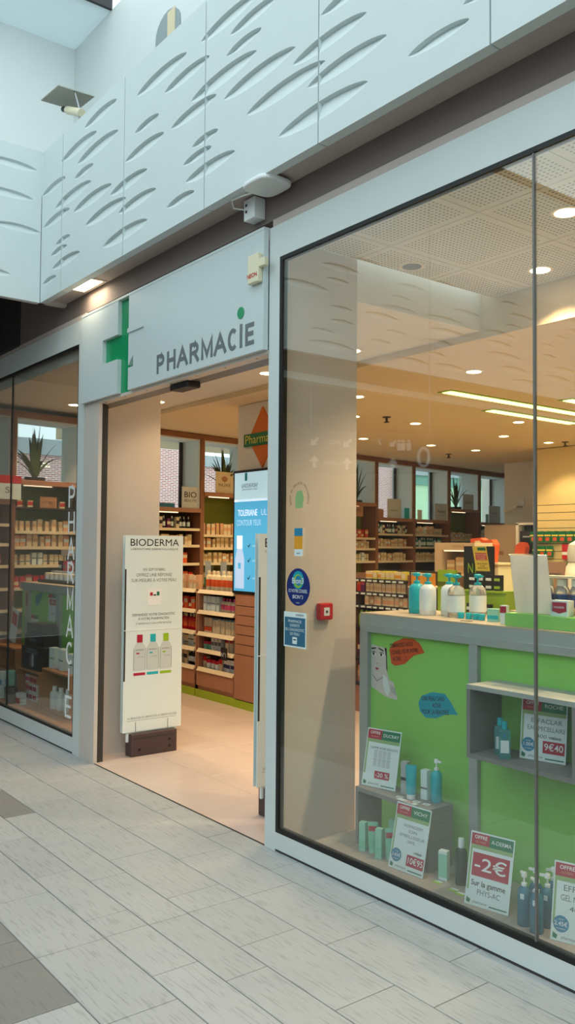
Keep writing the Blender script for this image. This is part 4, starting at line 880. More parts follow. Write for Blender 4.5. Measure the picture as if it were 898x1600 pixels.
# ---- inside / in front of the cube: mint tubes and cartons
for k, (x, y) in enumerate([(-3.062, 0.165), (-2.945, 0.16), (-3.0, 0.30), (-2.86, 0.29)]):
    put(carton(0.032, 0.032, 0.135, 'mint_carton', 'mint', 0.1, 0.4), 'carton', 'pale mint slim carton standing at the open cube', 'carton', 'mint cartons at the cube', (x, y, 0.1005), 0.35)
for k, (x, y) in enumerate([(-3.018, 0.185), (-2.90, 0.185), (-2.955, 0.31)]):
    put(tubep(0.05, 0.142, 'mint', 'mint_carton', 'card_red'), 'squeeze_tube', 'mint squeeze tube with red label at the open cube', 'tube', 'mint tubes at the cube', (x, y, 0.1005), 0.75)
put(carton(0.04, 0.03, 0.125, 'card_white', 'mint_carton', 0.1, 0.9), 'carton', 'white slim carton standing on the deck right of the grey cube', 'carton', None, (-2.588, 0.205, 0.1005), 0.3)
for p, l in (((-2.508, 0.225), 'dark green bottle with translucent cap on the deck before the minus two card'), ((-2.425, 0.26), 'dark green bottle half hidden behind the minus two card')):
    put(bottle(0.026, 0.195, 'dark_green_bottle', 'milky', None, 0.45), 'bottle', l, 'bottle', None, (p[0], p[1], 0.1005))
for k, (x, y) in enumerate([(-2.585, 0.16), (-2.485, 0.15), (-2.44, 0.14)]):
    t = thing('shelf_ticket', 'lime and white price ticket lying on the deck', 'ticket', (x, y, 0.1005), (0, 0, 0.1), 'tickets on the deck'); bx('ticket', 'lime', (-0.02, 0.02, -0.016, 0.016, 0, 0.0012), t, local=True); bx('print', 'card_white', (-0.018, 0.018, 0.0, 0.015, 0.0012, 0.0016), t, local=True)
for k, (x, y) in enumerate([(-2.098, 0.115), (-2.03, 0.10), (-2.095, 0.185), (-2.035, 0.175), (-1.99, 0.215), (-2.06, 0.25)]):
    put(pump(0.0265, 0.20, 'teal_bottle', 'white', None), 'pump_bottle', 'deep blue pump bottle with white head on the deck', 'bottle', 'blue pump bottles on the deck', (x, y, 0.1005), 2.6 + 0.3 * k)
for o in [q for q in COL.objects if q.get('group') == 'blue pump bottles on the deck']:
    c = bpy.data.objects.new('label_patch', kind('bp', lambda: [('label_patch', MB().box(-0.007, 0.007, -0.0278, -0.0262, 0.105, 0.125), 'card_white', False)])[0][1]); COL.objects.link(c); c.parent = o; c.rotation_euler = (0, 0, -o.rotation_euler[2] + 0.35)
for k, (x, y) in enumerate([(-2.395, 0.345), (-2.335, 0.30), (-2.325, 0.435)]):
    put(flask(0.048, 0.03, 0.155, 'teal_clear', 'turquoise', 'card_white'), 'flask', 'clear aqua flask with turquoise cap in the grey wall box', 'bottle', 'aqua flasks in the wall box', (x, y, 0.6605), 0.7)

# ---- on the counter worktop
ZT = 1.2005
for (x, y, b, l) in [(-3.19, 0.66, 'turquoise', 'opaque turquoise pump bottle at the end of the counter row'), ]:
    put(pump(0.043, 0.215, b, 'turquoise', 'turquoise'), 'pump_bottle', l, 'bottle', None, (x, y, ZT), 2.8)
for (x, y) in [(-3.065, 0.61), (-3.0, 0.70)]: put(pump(0.043, 0.215, 'milky', 'turquoise', 'card_white'), 'pump_bottle', 'milky pump bottle with turquoise head on the counter', 'bottle', 'milky pump bottles on the counter', (x, y, ZT), 2.8)
for (x, y) in [(-2.90, 0.64), (-2.855, 0.75)]: put(pump(0.043, 0.215, 'clear_plastic', 'turquoise', 'card_white'), 'pump_bottle', 'clear pump bottle with turquoise head on the counter', 'bottle', 'clear pump bottles on the counter', (x, y, ZT), -0.4)
for (x, y) in [(-2.835, 0.60), (-2.785, 0.60), (-2.745, 0.605), (-2.705, 0.60)]: put(jar(0.016, 0.03, 'turquoise', 'turquoise'), 'jar', 'small turquoise jar in a row on the counter', 'jar', 'turquoise jars on the counter', (x, y, ZT))
t = thing('price_tag', 'thin dark price tag lying flat on the counter', 'ticket', (-2.715, 0.50, ZT), (0, 0, 0.3)); bx('ticket', 'black', (-0.028, 0.028, -0.008, 0.008, 0, 0.002), t, local=True); bx('print', 'charcoal', (-0.02, 0.02, -0.004, 0.004, 0.002, 0.0023), t, local=True)
put(carton(0.055, 0.045, 0.06, 'mint_carton', 'turquoise', 0.2, 0.5), 'carton', 'pale aqua carton on the counter beside the jars', 'carton', None, (-2.625, 0.595, ZT), 0.3)
put(carton(0.03, 0.03, 0.085, 'card_white', 'crimson', 0.6, 0.95), 'carton', 'slim white carton with crimson top standing before the green riser', 'carton', None, (-2.515, 0.53, ZT), 0.2)
for (x, y) in [(-2.53, 0.72), (-2.44, 0.745)]: put(carton(0.06, 0.05, 0.075, 'card_white', 'crimson', 0.5, 0.98), 'carton', 'white and crimson carton on the counter behind the leaning poster', 'carton', 'crimson cartons behind the poster', (x, y + 0.03, ZT))
# leaning white poster seen from behind, on the riser
pp = thing('counter_poster', 'large white paper poster in a clear stand leaning on the green riser', 'poster', (-2.33, 0.50, 1.258), (0.17, 0, 0.03))
bx('sheet', 'thin_paper', (-0.095, 0.095, -0.001, 0.001, 0.004, 0.262), pp, local=True); bx('stand', ACR, (-0.098, 0.098, -0.004, -0.001, 0.0, 0.266), pp, local=True); bx('foot', ACR, (-0.098, 0.098, -0.004, 0.07, 0.0, 0.003), pp, local=True); bx('brace', ACR, (-0.05, -0.047, 0.0015, 0.05, 0.003, 0.2), pp, local=True)
# crimson-and-white cartons on the riser
m0 = put(carton(0.082, 0.05, 0.068, 'card_white', None), 'carton', 'white carton with a crimson brand shield on the green riser', 'carton', None, (-2.205, 0.525, 1.258), 0.05)
MB().prism([(-0.035, 0.06), (0.035, 0.06), (0.035, 0.022), (0.0, 0.012), (-0.035, 0.022)], -0.026, -0.0245).build('shield', 'crimson', m0, local=True); text('mustela', 0.016, 'white', m0, (0, -0.0268, 0.04))
for k in range(5): put(carton(0.05, 0.05, 0.068, 'peach', 'red', 0.5, 1.0), 'carton', 'pinkish carton with red upper half in a row on the green riser', 'carton', 'red-topped cartons on the riser', (-2.12 + 0.056 * k, 0.555, 1.258))
# blue-labelled bottles in a clear case at the back of the counter
for k in range(6): put(bottle(0.031, 0.155, 'clear_plastic', 'milky', 'royal_blue', 0.7), 'bottle', 'clear bottle with dark blue label in a row at the back of the counter', 'bottle', 'blue-labelled bottles behind the riser', (-2.44 + 0.075 * k, 0.65, 1.258), 0)
cs_ = tag(bx('bottle_rack', 'shelf_lip', (-2.49, -1.9, 0.605, 0.695, 1.416, 1.426)), 'pale rack strip above the blue-labelled bottles', 'rack')
for x in (-2.49, -1.906): bx('rack_leg', 'shelf_lip', (x, x + 0.006, 0.605, 0.695, 1.258, 1.416), cs_)
# second counter behind: cream device, brown box
c2 = thing('service_counter', 'long low service counter behind the window counter', 'counter', (-1.5, 1.55, 0)); bx('body', 'wood_brown', (-3.0, 1.4, 1.30, 1.80, 0, 1.16), c2); bx('worktop', 'counter_top', (-3.05, 1.4, 1.25, 1.85, 1.16, 1.20), c2)
cd = thing('cream_canister', 'large cream ceramic canister with a domed lid on the service counter', 'canister', (-2.86 + 0.1, 1.6, ZT))
q_ = MB().lathe([(0.17, 0), (0.172, 0.18), (0.155, 0.22), (0.13, 0.25), (0.12, 0.275)], -2.76, 1.6, 24).build('body', 'device_cream', cd, smooth=True)
for v in q_.data.vertices: v.co.z += ZT
q_ = MB().lathe([(0.125, 0.275), (0.128, 0.33), (0.12, 0.37), (0.08, 0.395), (0.02, 0.402)], -2.76, 1.6, 24).build('lid', 'device_cream', cd, smooth=True)
for v in q_.data.vertices: v.co.z += ZT
bxn = thing('cardboard_display', 'brown cardboard display flap with dark lettering beside the cream canister', 'display box', (-2.87, 1.40, ZT))
MB().prism([(-0.07, 0.0), (0.035, 0.0), (0.085, 0.275), (-0.075, 0.27)], 0, 0.008).build('flap', 'cardboard', bxn, local=True); text('SPORTMED', 0.03, 'text_dark', bxn, (0.0, -0.001, 0.2), width=0.11)
put(carton(0.06, 0.05, 0.10, 'yellow', 'cardboard', 0.8, 1.0), 'carton', 'yellow carton with brown top beside the cream canister', 'carton', None, (-2.63, 1.33, ZT))

# ================================================================ SHELF ROWS
PAL = ['cream', 'tan', 'peach', 'shelf_lip', 'card_white']
CN = {'cream': 'cream', 'shelf_lip': 'off-white', 'peach': 'peach', 'near_black': 'black', 'purple': 'purple', 'card_white': 'white', 'orange_red': 'orange-red', 'red': 'red', 'teal_clear': 'aqua', 'milky': 'milky white', 'tan': 'tan', 'amber': 'amber', 'yellow': 'yellow', 'mint': 'mint', 'cardboard': 'brown', 'lime': 'lime', 'text_grey': 'grey', 'orange': 'orange', 'steel': 'silver', 'text_dark': 'black', 'dot_blue': 'blue', 'turquoise': 'turquoise', 'pink': 'pink', 'card_red': 'red', 'parapet_grey': 'grey', 'navy': 'navy'}
def wall_row(i, z, kinds, where, y=0.11, gap=0.012, start=0.07, end=0.06):
    s = posts[i] + start; e = posts[i + 1] - end
    while True:
        key = random.choice(kinds); w = key[1]
        if s + w > e: break
        put(key[0], 'skincare_box' if key[2] == 'carton' else 'lotion_bottle', '%s on the %s' % (key[4], where), key[3], key[4] + 's on the ' + where, wl(s + w / 2, y + random.uniform(0, 0.02), z + 0.0005), ANG + random.uniform(-0.08, 0.08))
        s += w + gap + random.choice([0, 0, 0.004, 0.02])
def CT(w, h, a, b, z0=0.4, z1=0.7): return (carton(w, 0.05, h, a, b, z0, z1), w, 'carton', 'carton', '%s carton with %s band' % (CN[a], CN[b]))
def BT(r, h, a, b, c): return (bottle(r, h, a, b, c), 2 * r, 'bottle', 'bottle', '%s bottle with %s cap' % (CN[a], CN[b]))
CREAM = [CT(0.055, 0.13, 'cream', 'tan'), CT(0.045, 0.11, 'shelf_lip', 'tan'), CT(0.06, 0.12, 'peach', 'card_white')]
DARK = [BT(0.022, 0.15, 'near_black', 'steel', 'card_white'), CT(0.045, 0.14, 'cream', 'text_dark'), CT(0.05, 0.12, 'purple', 'cream')]
PEACH = [CT(0.05, 0.15, 'peach', 'tan', 0.1, 0.5), CT(0.055, 0.14, 'cream', 'peach')]
WHITE = [CT(0.05, 0.13, 'card_white', 'text_grey', 0.5, 0.6), CT(0.045, 0.11, 'cream', 'dot_blue', 0.3, 0.4)]
RED = [CT(0.07, 0.13, 'orange_red', 'cream', 0.5, 0.8), CT(0.06, 0.12, 'red', 'cream', 0.2, 0.5)]
TEAL = [BT(0.026, 0.15, 'teal_clear', 'milky', 'card_white'), BT(0.024, 0.14, 'milky', 'turquoise', 'card_white')]
nth = ['top', 'second', 'third', 'fourth', 'fifth', 'lowest']
plan = {0: [TEAL, CREAM, RED], 1: [CREAM, CREAM, WHITE, RED], 2: [WHITE, CREAM, WHITE], 3: [DARK, CREAM, RED, RED], 4: [PEACH, CREAM, CREAM, CREAM], 5: [WHITE, CREAM, PEACH], 6: [CREAM, WHITE, CREAM], 7: [RED, CREAM, WHITE], 8: [DARK + TEAL, CREAM, CREAM + WHITE], 9: [PEACH + WHITE, TEAL, CREAM], 10: [CREAM, WHITE, PEACH], 11: [WHITE, TEAL, CREAM]}
short = {0: 'the front end bay', 1: 'the left plant bay', 3: 'the bio card bay', 4: 'the tree-logo bay', 7: 'the pilaster plant bay', 8: 'the brand card bay', 9: 'the script card bay', 10: 'the far plant bay', 11: 'the corner bay'}
for i, ks in plan.items():
    if i in (2, 5, 6): continue
    for q, k in enumerate(ks): wall_row(i, SHELVES[i][q], k, '%s shelf of %s' % (nth[q], short[i]))
# plants on the raised sills
def plant(loc, label, seed):
    random.seed(seed)
    t = thing('potted_agave', label, 'plant', loc, WROT)
    MB().lathe([(0.09, 0), (0.11, 0.01), (0.115, 0.04), (0.10, 0.04)], seg=16, sy=0.8).build('pot', 'charcoal', t, local=True, smooth=True)
    for k in range(19):
        a = 2 * PI * k / 19 + random.uniform(-.15, .15); L = random.uniform(0.38, 0.6); tilt = random.choice([0.10, 0.3, 0.55, 0.85, 1.1]) + random.uniform(-.08, .08)
        m = MB(); n = 7; w0 = 0.044; vs = []
        for q in range(n + 1):
            f = q / n; th = tilt * (0.55 + 0.5 * f); rr = 0.02 + L * f * math.sin(th); zz = 0.03 + L * f * math.cos(th); ww = w0 * (0.7 + 1.2 * f * (1 - f)) * (1 - f ** 3)
            for sd, lift in ((-1, 0.012), (0, -0.008), (1, 0.012)):
                vs.append(((rr * math.cos(a) - sd * ww * math.sin(a)) * 0.82, (rr * math.sin(a) + sd * ww * math.cos(a)) * 0.36, zz + lift * (1 - f)))
        m.add(vs, [(q * 3 + j, q * 3 + j + 1, q * 3 + j + 4, q * 3 + j + 3) for q in range(n) for j in range(2)])
        m.build('leaf', 'leaf' if k % 3 else 'leaf_dark', t, local=True, smooth=True)
    return t
plant(wl(-1.42, 0.14, 2.2105), 'spiky agave plant on the sill behind the left shop window', 3)
plant(wl(1.28, 0.14, 2.2105), 'spiky agave plant on the sill behind the tree-logo card', 8)
plant(wl(3.95, 0.14, 2.2105), 'spiky agave plant on the sill beside the pilaster', 21)
plant(wl(6.72, 0.14, 2.2105), 'spiky agave plant on the sill near the far corner', 34)
# brand cards on the sills
def brand(s, z, w, h, lines, label, mat='card_grey', y=0.03, col='text_dark'):
    t = thing('brand_card', label, 'card', wl(s, y, z + 0.0005), WROT)
    bx('board', mat, (-w / 2, w / 2, 0, 0.006, 0, h), t, local=True); bx('foot', mat, (-w / 2, w / 2, 0.006, 0.05, 0, 0.004), t, local=True)
    for tx, sz, zz, ww in lines: text(tx, sz, col, t, (0, -0.0015, zz), width=ww, bold=0.006 if sz > 0.08 else 0)
    return t
brand(0.62, 2.0, 0.26, 0.26, [('BIO', 0.10, 0.16, 0.19), ('BEAUTE', 0.045, 0.09, 0.19)], 'grey card with bold bio lettering on the window sill')
brand(0.2, 2.0, 0.36, 0.05, [('SANOFLORE', 0.03, 0.025, 0.2)], 'low teal strip card lying on the sill below the brick view', 'dot_blue')
nx = brand(1.18, 2.21, 0.30, 0.27, [('NUXE', 0.055, 0.10, 0.20)], 'pale card with a small tree logo in front of the agave', 'shelf_lip')
disc(nx, 0.035, 'cardboard', -0.0012, 'tree_logo', 0.0, 0.18, 16, 1.5); bx('tree_trunk', 'cardboard', (-0.004, 0.004, -0.0012, 0, 0.13, 0.16), nx, local=True)
brand(3.78, 2.0 - 0.0, 0.42, 0.16, [('BIODERMA', 0.06, 0.09, 0.32)], 'wide tan brand card hanging below the plant bay sill', 'cardboard')
brand(4.42, 2.0, 0.16, 0.13, [('caudalie', 0.02, 0.06, 0.1)], 'small tan card at the start of the brand card row', 'cardboard')
brand(4.78, 2.0, 0.36, 0.30, [('DERMO', 0.035, 0.12, 0.2)], 'grey square brand card in the row above the shelves')
brand(5.10, 2.0, 0.13, 0.17, [], 'turquoise blank card at the end of the brand card row', 'turquoise', 0.02)
brand(5.40, 1.99, 0.12, 0.16, [('SVR', 0.02, 0.07, 0.05)], 'white little card fixed to the post beside the script card', 'card_white', -0.02)
brand(6.10, 1.98, 0.40, 0.30, [('Av\u00e8ne', 0.09, 0.17, 0.24), ('EAU THERMALE', 0.02, 0.10, 0.24)], 'grey brand card with script lettering on the sill')
brand(6.95, 2.21, 0.34, 0.27, [('URIAGE', 0.065, 0.12, 0.26)], 'pale brand card beside the far agave')
brand(7.85, 1.99, 0.40, 0.32, [('VICHY', 0.06, 0.18, 0.2)], 'pale brand card in the last window before the corner')
brand(7.55, 1.99, 0.10, 0.16, [], 'small pale blue card in the last window', 'mint_carton', 0.01)
brand(-1.82, 2.0, 0.30, 0.16, [('S', 0.09, 0.09, 0.05)], 'white card with a bold letter at the edge of the left window', 'card_white', -0.03); bx('red_panel', 'red', (-0.15, 0.15, -0.002, 0.006, 0.16, 0.24), COL.objects[-1] if False else bpy.data.objects[[o.name for o in COL.objects if o.name.startswith('brand_card')][-1]], local=True)
brand(-1.30, 1.93, 0.20, 0.12, [('DUCRAY', 0.03, 0.06, 0.15)], 'tan brand card on the upper shelf of the plant bay', 'cardboard', 0.06)
for q, s in enumerate((-1.62, -1.5, -1.12)): put(carton(0.06, 0.04, 0.075, 'cream', 'red', 0.3, 0.8), 'carton', 'cream carton with red print beside the tan brand card', 'carton', 'red-print cartons in the plant bay', wl(s, 0.1, 1.93), ANG)
o = bx('shelf', 'shelf_back', (0.03, 0.81, 0.02, 0.28, 1.912, 1.93), [q for q in COL.objects if q.get('label', '').startswith('brown wooden wall shelving, plant bay behind')][0], local=True)

# ================================================================ LOW SHELVES AND DRAWER CABINET WITH SCREEN (y = 2)
def lowunit(x0, x1, label):
    t = thing('low_shelf_unit', label, 'shelving', ((x0 + x1) / 2, 2.15, 0), group='low brown shelf units')
    for a in (x0, x1 - 0.02): bx('side', 'wood_brown', (a, a + 0.02, 2.03, 2.36, 0.075, 1.08), t)
    bx('back', 'shelf_back', (x0 + 0.02, x1 - 0.02, 2.34, 2.36, 0.075, 1.08), t)
    bx('base', 'wood_brown', (x0, x1, 2.03, 2.36, 0.075, 0.28), t); bx('drawer_front', 'wood_brown', (x0 + 0.012, x1 - 0.012, 2.012, 2.03, 0.12, 0.275), t); bx('plinth', 'lime_plinth', (x0, x1, 2.01, 2.36, 0, 0.075), t)
    for z in (0.30, 0.49, 0.66, 0.88, 1.09):
        s = bx('shelf', 'charcoal', (x0 + 0.02, x1 - 0.02, 2.03, 2.34, z - 0.015, z), t)
        MB().add([(x0 + 0.02, 2.0, z - 0.03), (x1 - 0.02, 2.0, z - 0.03), (x1 - 0.02, 2.03, z + 0.008), (x0 + 0.02, 2.03, z + 0.008), (x0 + 0.02, 2.03, z - 0.03), (x1 - 0.02, 2.03, z - 0.03)], [(0, 1, 2, 3), (4, 5, 1, 0), (3, 2, 5, 4), (0, 3, 4), (1, 5, 2)]).build('price_rail', 'shelf_lip', t)
    return t
lowunit(-7.60, -6.90, 'low brown shelf unit beside the drawer cabinet'); lowunit(-8.32, -7.62, 'low brown shelf unit behind the white gate')
def low_row(x0, x1, z, kinds, label, group, y=2.10, gap=0.008, nm=None):
    x = x0
    while True:
        k = random.choice(kinds)
        if x + k[1] > x1: break
        put(k[0], nm if (nm and k[2] == 'carton') else k[2], label.format(k[4] if len(k) > 4 else ''), k[3], group.format(k[4] if len(k) > 4 else ''), (x + k[1] / 2, y + random.uniform(-.01, .01), z + 0.0005), 0); x += k[1] + gap
random.seed(4)
REDB = [(bottle(0.032, 0.20, 'cream', 'shelf_lip', 'orange_red', 0.45), 0.068, 'bottle', 'bottle')]
low_row(-7.56, -6.94, 1.09, REDB, 'cream bottle with red label standing on top of the low shelf unit', 'red-labelled bottles on the low unit', 2.12, 0.02)
low_row(-7.56, -7.27, 0.88, [CT(0.05, 0.15, 'card_white', 'text_grey', 0.5, 0.55)], 'tall white carton on the upper shelf of the low unit', 'white cartons on the low unit')
low_row(-7.26, -6.99, 0.88, [BT(0.03, 0.14, 'shelf_lip', 'pink', 'pink')], 'white bottle with pink cap on the upper shelf of the low unit', 'pink bottles on the low unit')
low_row(-7.56, -7.40, 0.66, [CT(0.07, 0.15, 'shelf_lip', 'orange_red', 0.1, 0.4)], 'cream carton with orange picture on the middle shelf of the low unit', 'orange picture cartons')
low_row(-7.38, -6.96, 0.66, [CT(0.035, 0.14, 'shelf_lip', 'parapet_grey', 0.9, 1.0), CT(0.04, 0.15, 'cream', 'dot_blue', 0.9, 1.0)], 'slim cream carton on the middle shelf of the low unit', 'slim cartons on the low unit')
low_row(-7.56, -7.16, 0.49, [(jar(0.034, 0.08, 'mint', 'card_red'), 0.07, 'jar', 'jar', 'mint pot with red lid'), CT(0.05, 0.12, 'milky', 'text_grey')], '{} on the fourth shelf of the low unit', '{}s on the fourth low shelf')
low_row(-7.14, -6.96, 0.49, [CT(0.055, 0.12, 'cream', 'card_red', 0.8, 1.0)], 'cream carton with red top on the fourth shelf of the low unit', 'red-top cartons on the low unit')
low_row(-7.56, -6.94, 0.30, [(jar(0.035, 0.09, 'milky', 'red'), 0.072, 'jar', 'jar', 'milky pot with red lid'), CT(0.06, 0.12, 'milky', 'navy', 0.3, 0.6), CT(0.06, 0.11, 'shelf_lip', 'red', 0.6, 1.0)], '{} on the lowest shelf of the low unit', '{}s on the lowest low shelf')
for z, k in ((1.09, PEACH), (0.88, RED), (0.66, [BT(0.03, 0.17, 'red', 'cream', 'orange_red')]), (0.49, WHITE), (0.30, DARK)): low_row(-8.02, -7.66, z, k, '{} on the %s behind the gate' % {1.09: 'top of the unit', 0.88: 'upper shelf', 0.66: 'middle shelf', 0.49: 'fourth shelf', 0.30: 'lowest shelf'}[z], '{}s behind the gate at shelf %d' % int(z * 100))
t = thing('shelf_tag', 'small black tag with white number one sign hanging on the shelf rail', 'sign', (-7.03, 1.985, 0.49)); bx('plate', 'near_black', (-0.06, 0.05, -0.004, 0, -0.06, 0.06), t, local=True); text('N\u00b01', 0.055, 'white', t, (-0.005, -0.006, -0.01))
for k, (x, l, m) in enumerate(((-7.72, 'clear plastic leaflet holder with green card on the low unit', 'card_green'), (-7.42, 'second leaflet holder with green card behind the cream bottles', 'pack_green'))):
    t = thing('leaflet_holder', l, 'holder', (x, 2.2, 1.0905)); bx('case', ACR, (-0.07, 0.07, 0, 0.05, 0, 0.30), t, local=True); bx('card', m, (-0.06, 0.06, 0.01, 0.013, 0.03, 0.12), t, local=True); bx('leaflet', 'parapet_grey', (-0.055, 0.055, 0.02, 0.023, 0.05, 0.29), t, local=True)
dc = thing('drawer_cabinet', 'brown cabinet with a stack of thin drawers below the wall screen', 'cabinet', (-6.5, 2.2, 0))
bx('body', 'wood_brown', (-6.90, -5.9, 2.02, 2.40, 0.075, 1.085), dc); bx('plinth', 'lime_plinth', (-6.90, -5.9, 2.005, 2.40, 0, 0.075), dc)
zz = [0.512, 0.608, 0.70, 0.791, 0.884, 0.975, 1.065]
for a, b in zip(zz[:-1], zz[1:]): bx('drawer', 'wood_brown', (-6.87, -5.92, 2.0, 2.02, a + 0.004, b - 0.004), dc)
bx('door', 'wood_brown', (-6.88, -5.92, 2.0, 2.02, 0.085, 0.508), dc)
tp = tag(bx('screen_partition', 'room_white', (-6.94, -5.9, 2.06, 2.16, 1.0855, 2.915)), 'white partition panel carrying the screen and the orange diamond sign', 'partition')
tv = thing('wall_screen', 'tall lit advertising screen showing a blue cosmetics advert', 'screen', (-6.42, 2.03, 1.09))
bx('bezel', 'black', (-6.94, -5.95, 2.01, 2.06, 1.09, 2.275), tv); sc = bx('display', 'screen_blue', (-6.915, -5.98, 2.0085, 2.01, 1.115, 2.25), tv); bx('display_top', 'screen_top', (-6.915, -5.98, 2.0075, 2.0085, 1.99, 2.25), tv)
bx('picture_band', 'screen_white', (-6.915, -5.98, 2.006, 2.0075, 1.972, 1.992), tv); text('LA ROCHE-POSAY', 0.055, 'text_dark', tv, (-6.66, 2.005, 2.12), local=False, width=0.27); text('LABORATOIRE DERMATOLOGIQUE', 0.02, 'text_dark', tv, (-6.66, 2.005, 2.085), local=False, width=0.25)
bx('picture_logo', 'bubble_blue', (-6.74, -6.70, 2.005, 2.0065, 2.17, 2.245), tv); text('NOUVEAUT\u00c9 DE LA ROCHE-POSAY', 0.02, 'screen_blue', tv, (-6.60, 2.004, 1.983), local=False, width=0.5)
text('TOLERIANE', 0.085, 'screen_white', tv, (-6.69, 2.005, 1.86), local=False, width=0.32, bold=0.004); text('ULTRA', 0.085, 'screen_top', tv, (-6.35, 2.005, 1.86), local=False, width=0.24); text('CONTOUR YEUX', 0.08, 'screen_top', tv, (-6.67, 2.005, 1.765), local=False, width=0.40)
MB().prism([(-6.89, 1.14), (-6.74, 1.14), (-6.74, 1.42), (-6.765, 1.50), (-6.775, 1.52), (-6.775, 1.64), (-6.855, 1.64), (-6.855, 1.52), (-6.865, 1.50), (-6.89, 1.42)], 2.005, 2.0075).build('picture_bottle', 'screen_lilac', tv); bx('picture_cap', 'screen_white', (-6.86, -6.77, 2.003, 2.005, 1.52, 1.645), tv); bx('picture_label', 'screen_blue', (-6.835, -6.795, 2.003, 2.005, 1.33, 1.385), tv)
for z in (1.55, 1.41, 1.245): text('\u2713', 0.06, 'black', tv, (-6.66, 2.005, z), local=False); MB().prism([(-6.685, z + 0.005), (-6.665, z - 0.018), (-6.635, z + 0.028), (-6.663, z - 0.004)], 2.004, 2.0062).build('check_mark', 'black', tv); text('sans parabens', 0.035, 'screen_top', tv, (-6.5, 2.005, z), local=False, width=0.2)
dm = thing('diamond_sign', 'orange diamond sign with a green lettered band above the wall screen', 'sign', (-6.52, 2.05, 2.29))
MB().prism([(-6.52, 2.285), (-6.30, 2.57), (-6.52, 2.865), (-6.74, 2.57)], 2.045, 2.06).build('diamond', 'orange', dm); bx('band', 'pack_green', (-6.805, -6.23, 2.035, 2.045, 2.50, 2.62), dm); text('Pharmavie', 0.12, 'yellow', dm, (-6.515, 2.0335, 2.56), local=False, width=0.53)

# ================================================================ GONDOLA IN THE MIDDLE OF THE SHOP (y = 2.8)
gd = thing('gondola', 'dark shelving gondola filled with rows of small cream cartons', 'shelving', (-5.55, 3.0, 0))
for z in (0.28, 0.51, 0.80, 1.007, 1.129, 1.251):
    s = bx('shelf', 'charcoal', (-6.08, -5.38, 2.83, 3.10, z - 0.014, z), gd); bx('price_rail', 'near_black', (-6.08, -5.38, 2.815, 2.83, z - 0.03, z - 0.006), gd)
    for k in range(8 if z > 0.9 else 0): bx('price_ticket', 'card_white', (-6.06 + 0.083 * k, -6.01 + 0.083 * k + 0.006 * (k % 3), 2.8135, 2.815, z - 0.026, z - 0.01), gd)
bx('back', 'shelf_back', (-6.08, -5.03, 3.10, 3.13, 0, 1.33), gd); bx('side', 'wood_frame', (-6.10, -6.08, 2.83, 3.13, 0, 1.30), gd); bx('divider', 'wood_frame', (-5.385, -5.37, 2.83, 3.1, 0, 1.30), gd); bx('side', 'wood_frame', (-5.03, -5.01, 2.83, 3.13, 0, 1.30), gd); bx('base', 'wood_brown', (-6.08, -5.03, 2.84, 3.10, 0, 0.266), gd)
bx('shelf', 'shelf_cream', (-5.37, -5.03, 2.82, 3.10, 1.19, 1.205), gd); bx('shelf', 'shelf_cream', (-5.37, -5.03, 2.82, 3.10, 0.97, 0.985), gd)
random.seed(9)
def grow(x0, x1, z, kinds, label, group, y=2.875, gap=0.006): low_row(x0, x1, z, kinds, label, group, y, gap, 'remedy_box')
for z, nm, kk in ((1.251, 'top', [CT(0.05, 0.075, 'yellow', 'cream', 0.2, 0.8), CT(0.045, 0.07, 'cream', 'amber', 0.2, 0.6)]), (1.129, 'second', [CT(0.05, 0.085, 'cream', 'tan', 0.2, 0.6), CT(0.04, 0.08, 'shelf_lip', 'tan', 0.2, 0.6)]), (1.007, 'third', [CT(0.05, 0.085, 'cream', 'peach', 0.2, 0.6), CT(0.045, 0.08, 'tan', 'cream', 0.2, 0.6)])):
    grow(-5.95, -5.39, z, kk, 'small pale carton on the %s shelf of the dark gondola' % nm, 'cartons on the %s gondola shelf' % nm)
for x, m, l in ((-6.04, 'red', 'red pack at the left end of the gondola'), (-5.985, 'purple', 'purple pack at the left end of the gondola')): put(carton(0.05, 0.05, 0.10, m, 'orange' if m == 'red' else 'pink', 0.6, 0.9), 'carton', l, 'carton', None, (x, 2.87, 1.1295))
for z, k, l in ((0.80, [BT(0.03, 0.15, 'lime', 'lime', None)], 'lime green bottle low in the gondola'), (0.51, [CT(0.05, 0.14, 'purple', 'cream', 0.5, 0.8)], 'purple carton low in the gondola'), (0.28, [CT(0.07, 0.15, 'cardboard', 'tan', 0.3, 0.7)], 'brown carton on the lowest gondola shelf')): grow(-6.06, -5.8, z, k, l, 'gondola packs at shelf %d' % int(z * 100))
grow(-5.36, -5.04, 1.205, [CT(0.075, 0.115, 'amber', 'card_white', 0.82, 1.0), CT(0.08, 0.12, 'amber', 'cream', 0.8, 1.0)], 'amber pictured carton at the end of the gondola', 'amber cartons on the gondola', 2.88)
grow(-5.36, -5.04, 0.985, [CT(0.08, 0.14, 'orange_red', 'cream', 0.3, 0.6), CT(0.07, 0.13, 'amber', 'red', 0.3, 0.6)], 'orange carton on the lower end shelf of the gondola', 'orange cartons on the gondola', 2.88)
grow(-5.30, -5.06, 1.33, [CT(0.04, 0.05, 'yellow', 'lime', 0.2, 0.7)], 'small yellow pack on top of the gondola back', 'yellow packs on the gondola', 2.95) if False else None
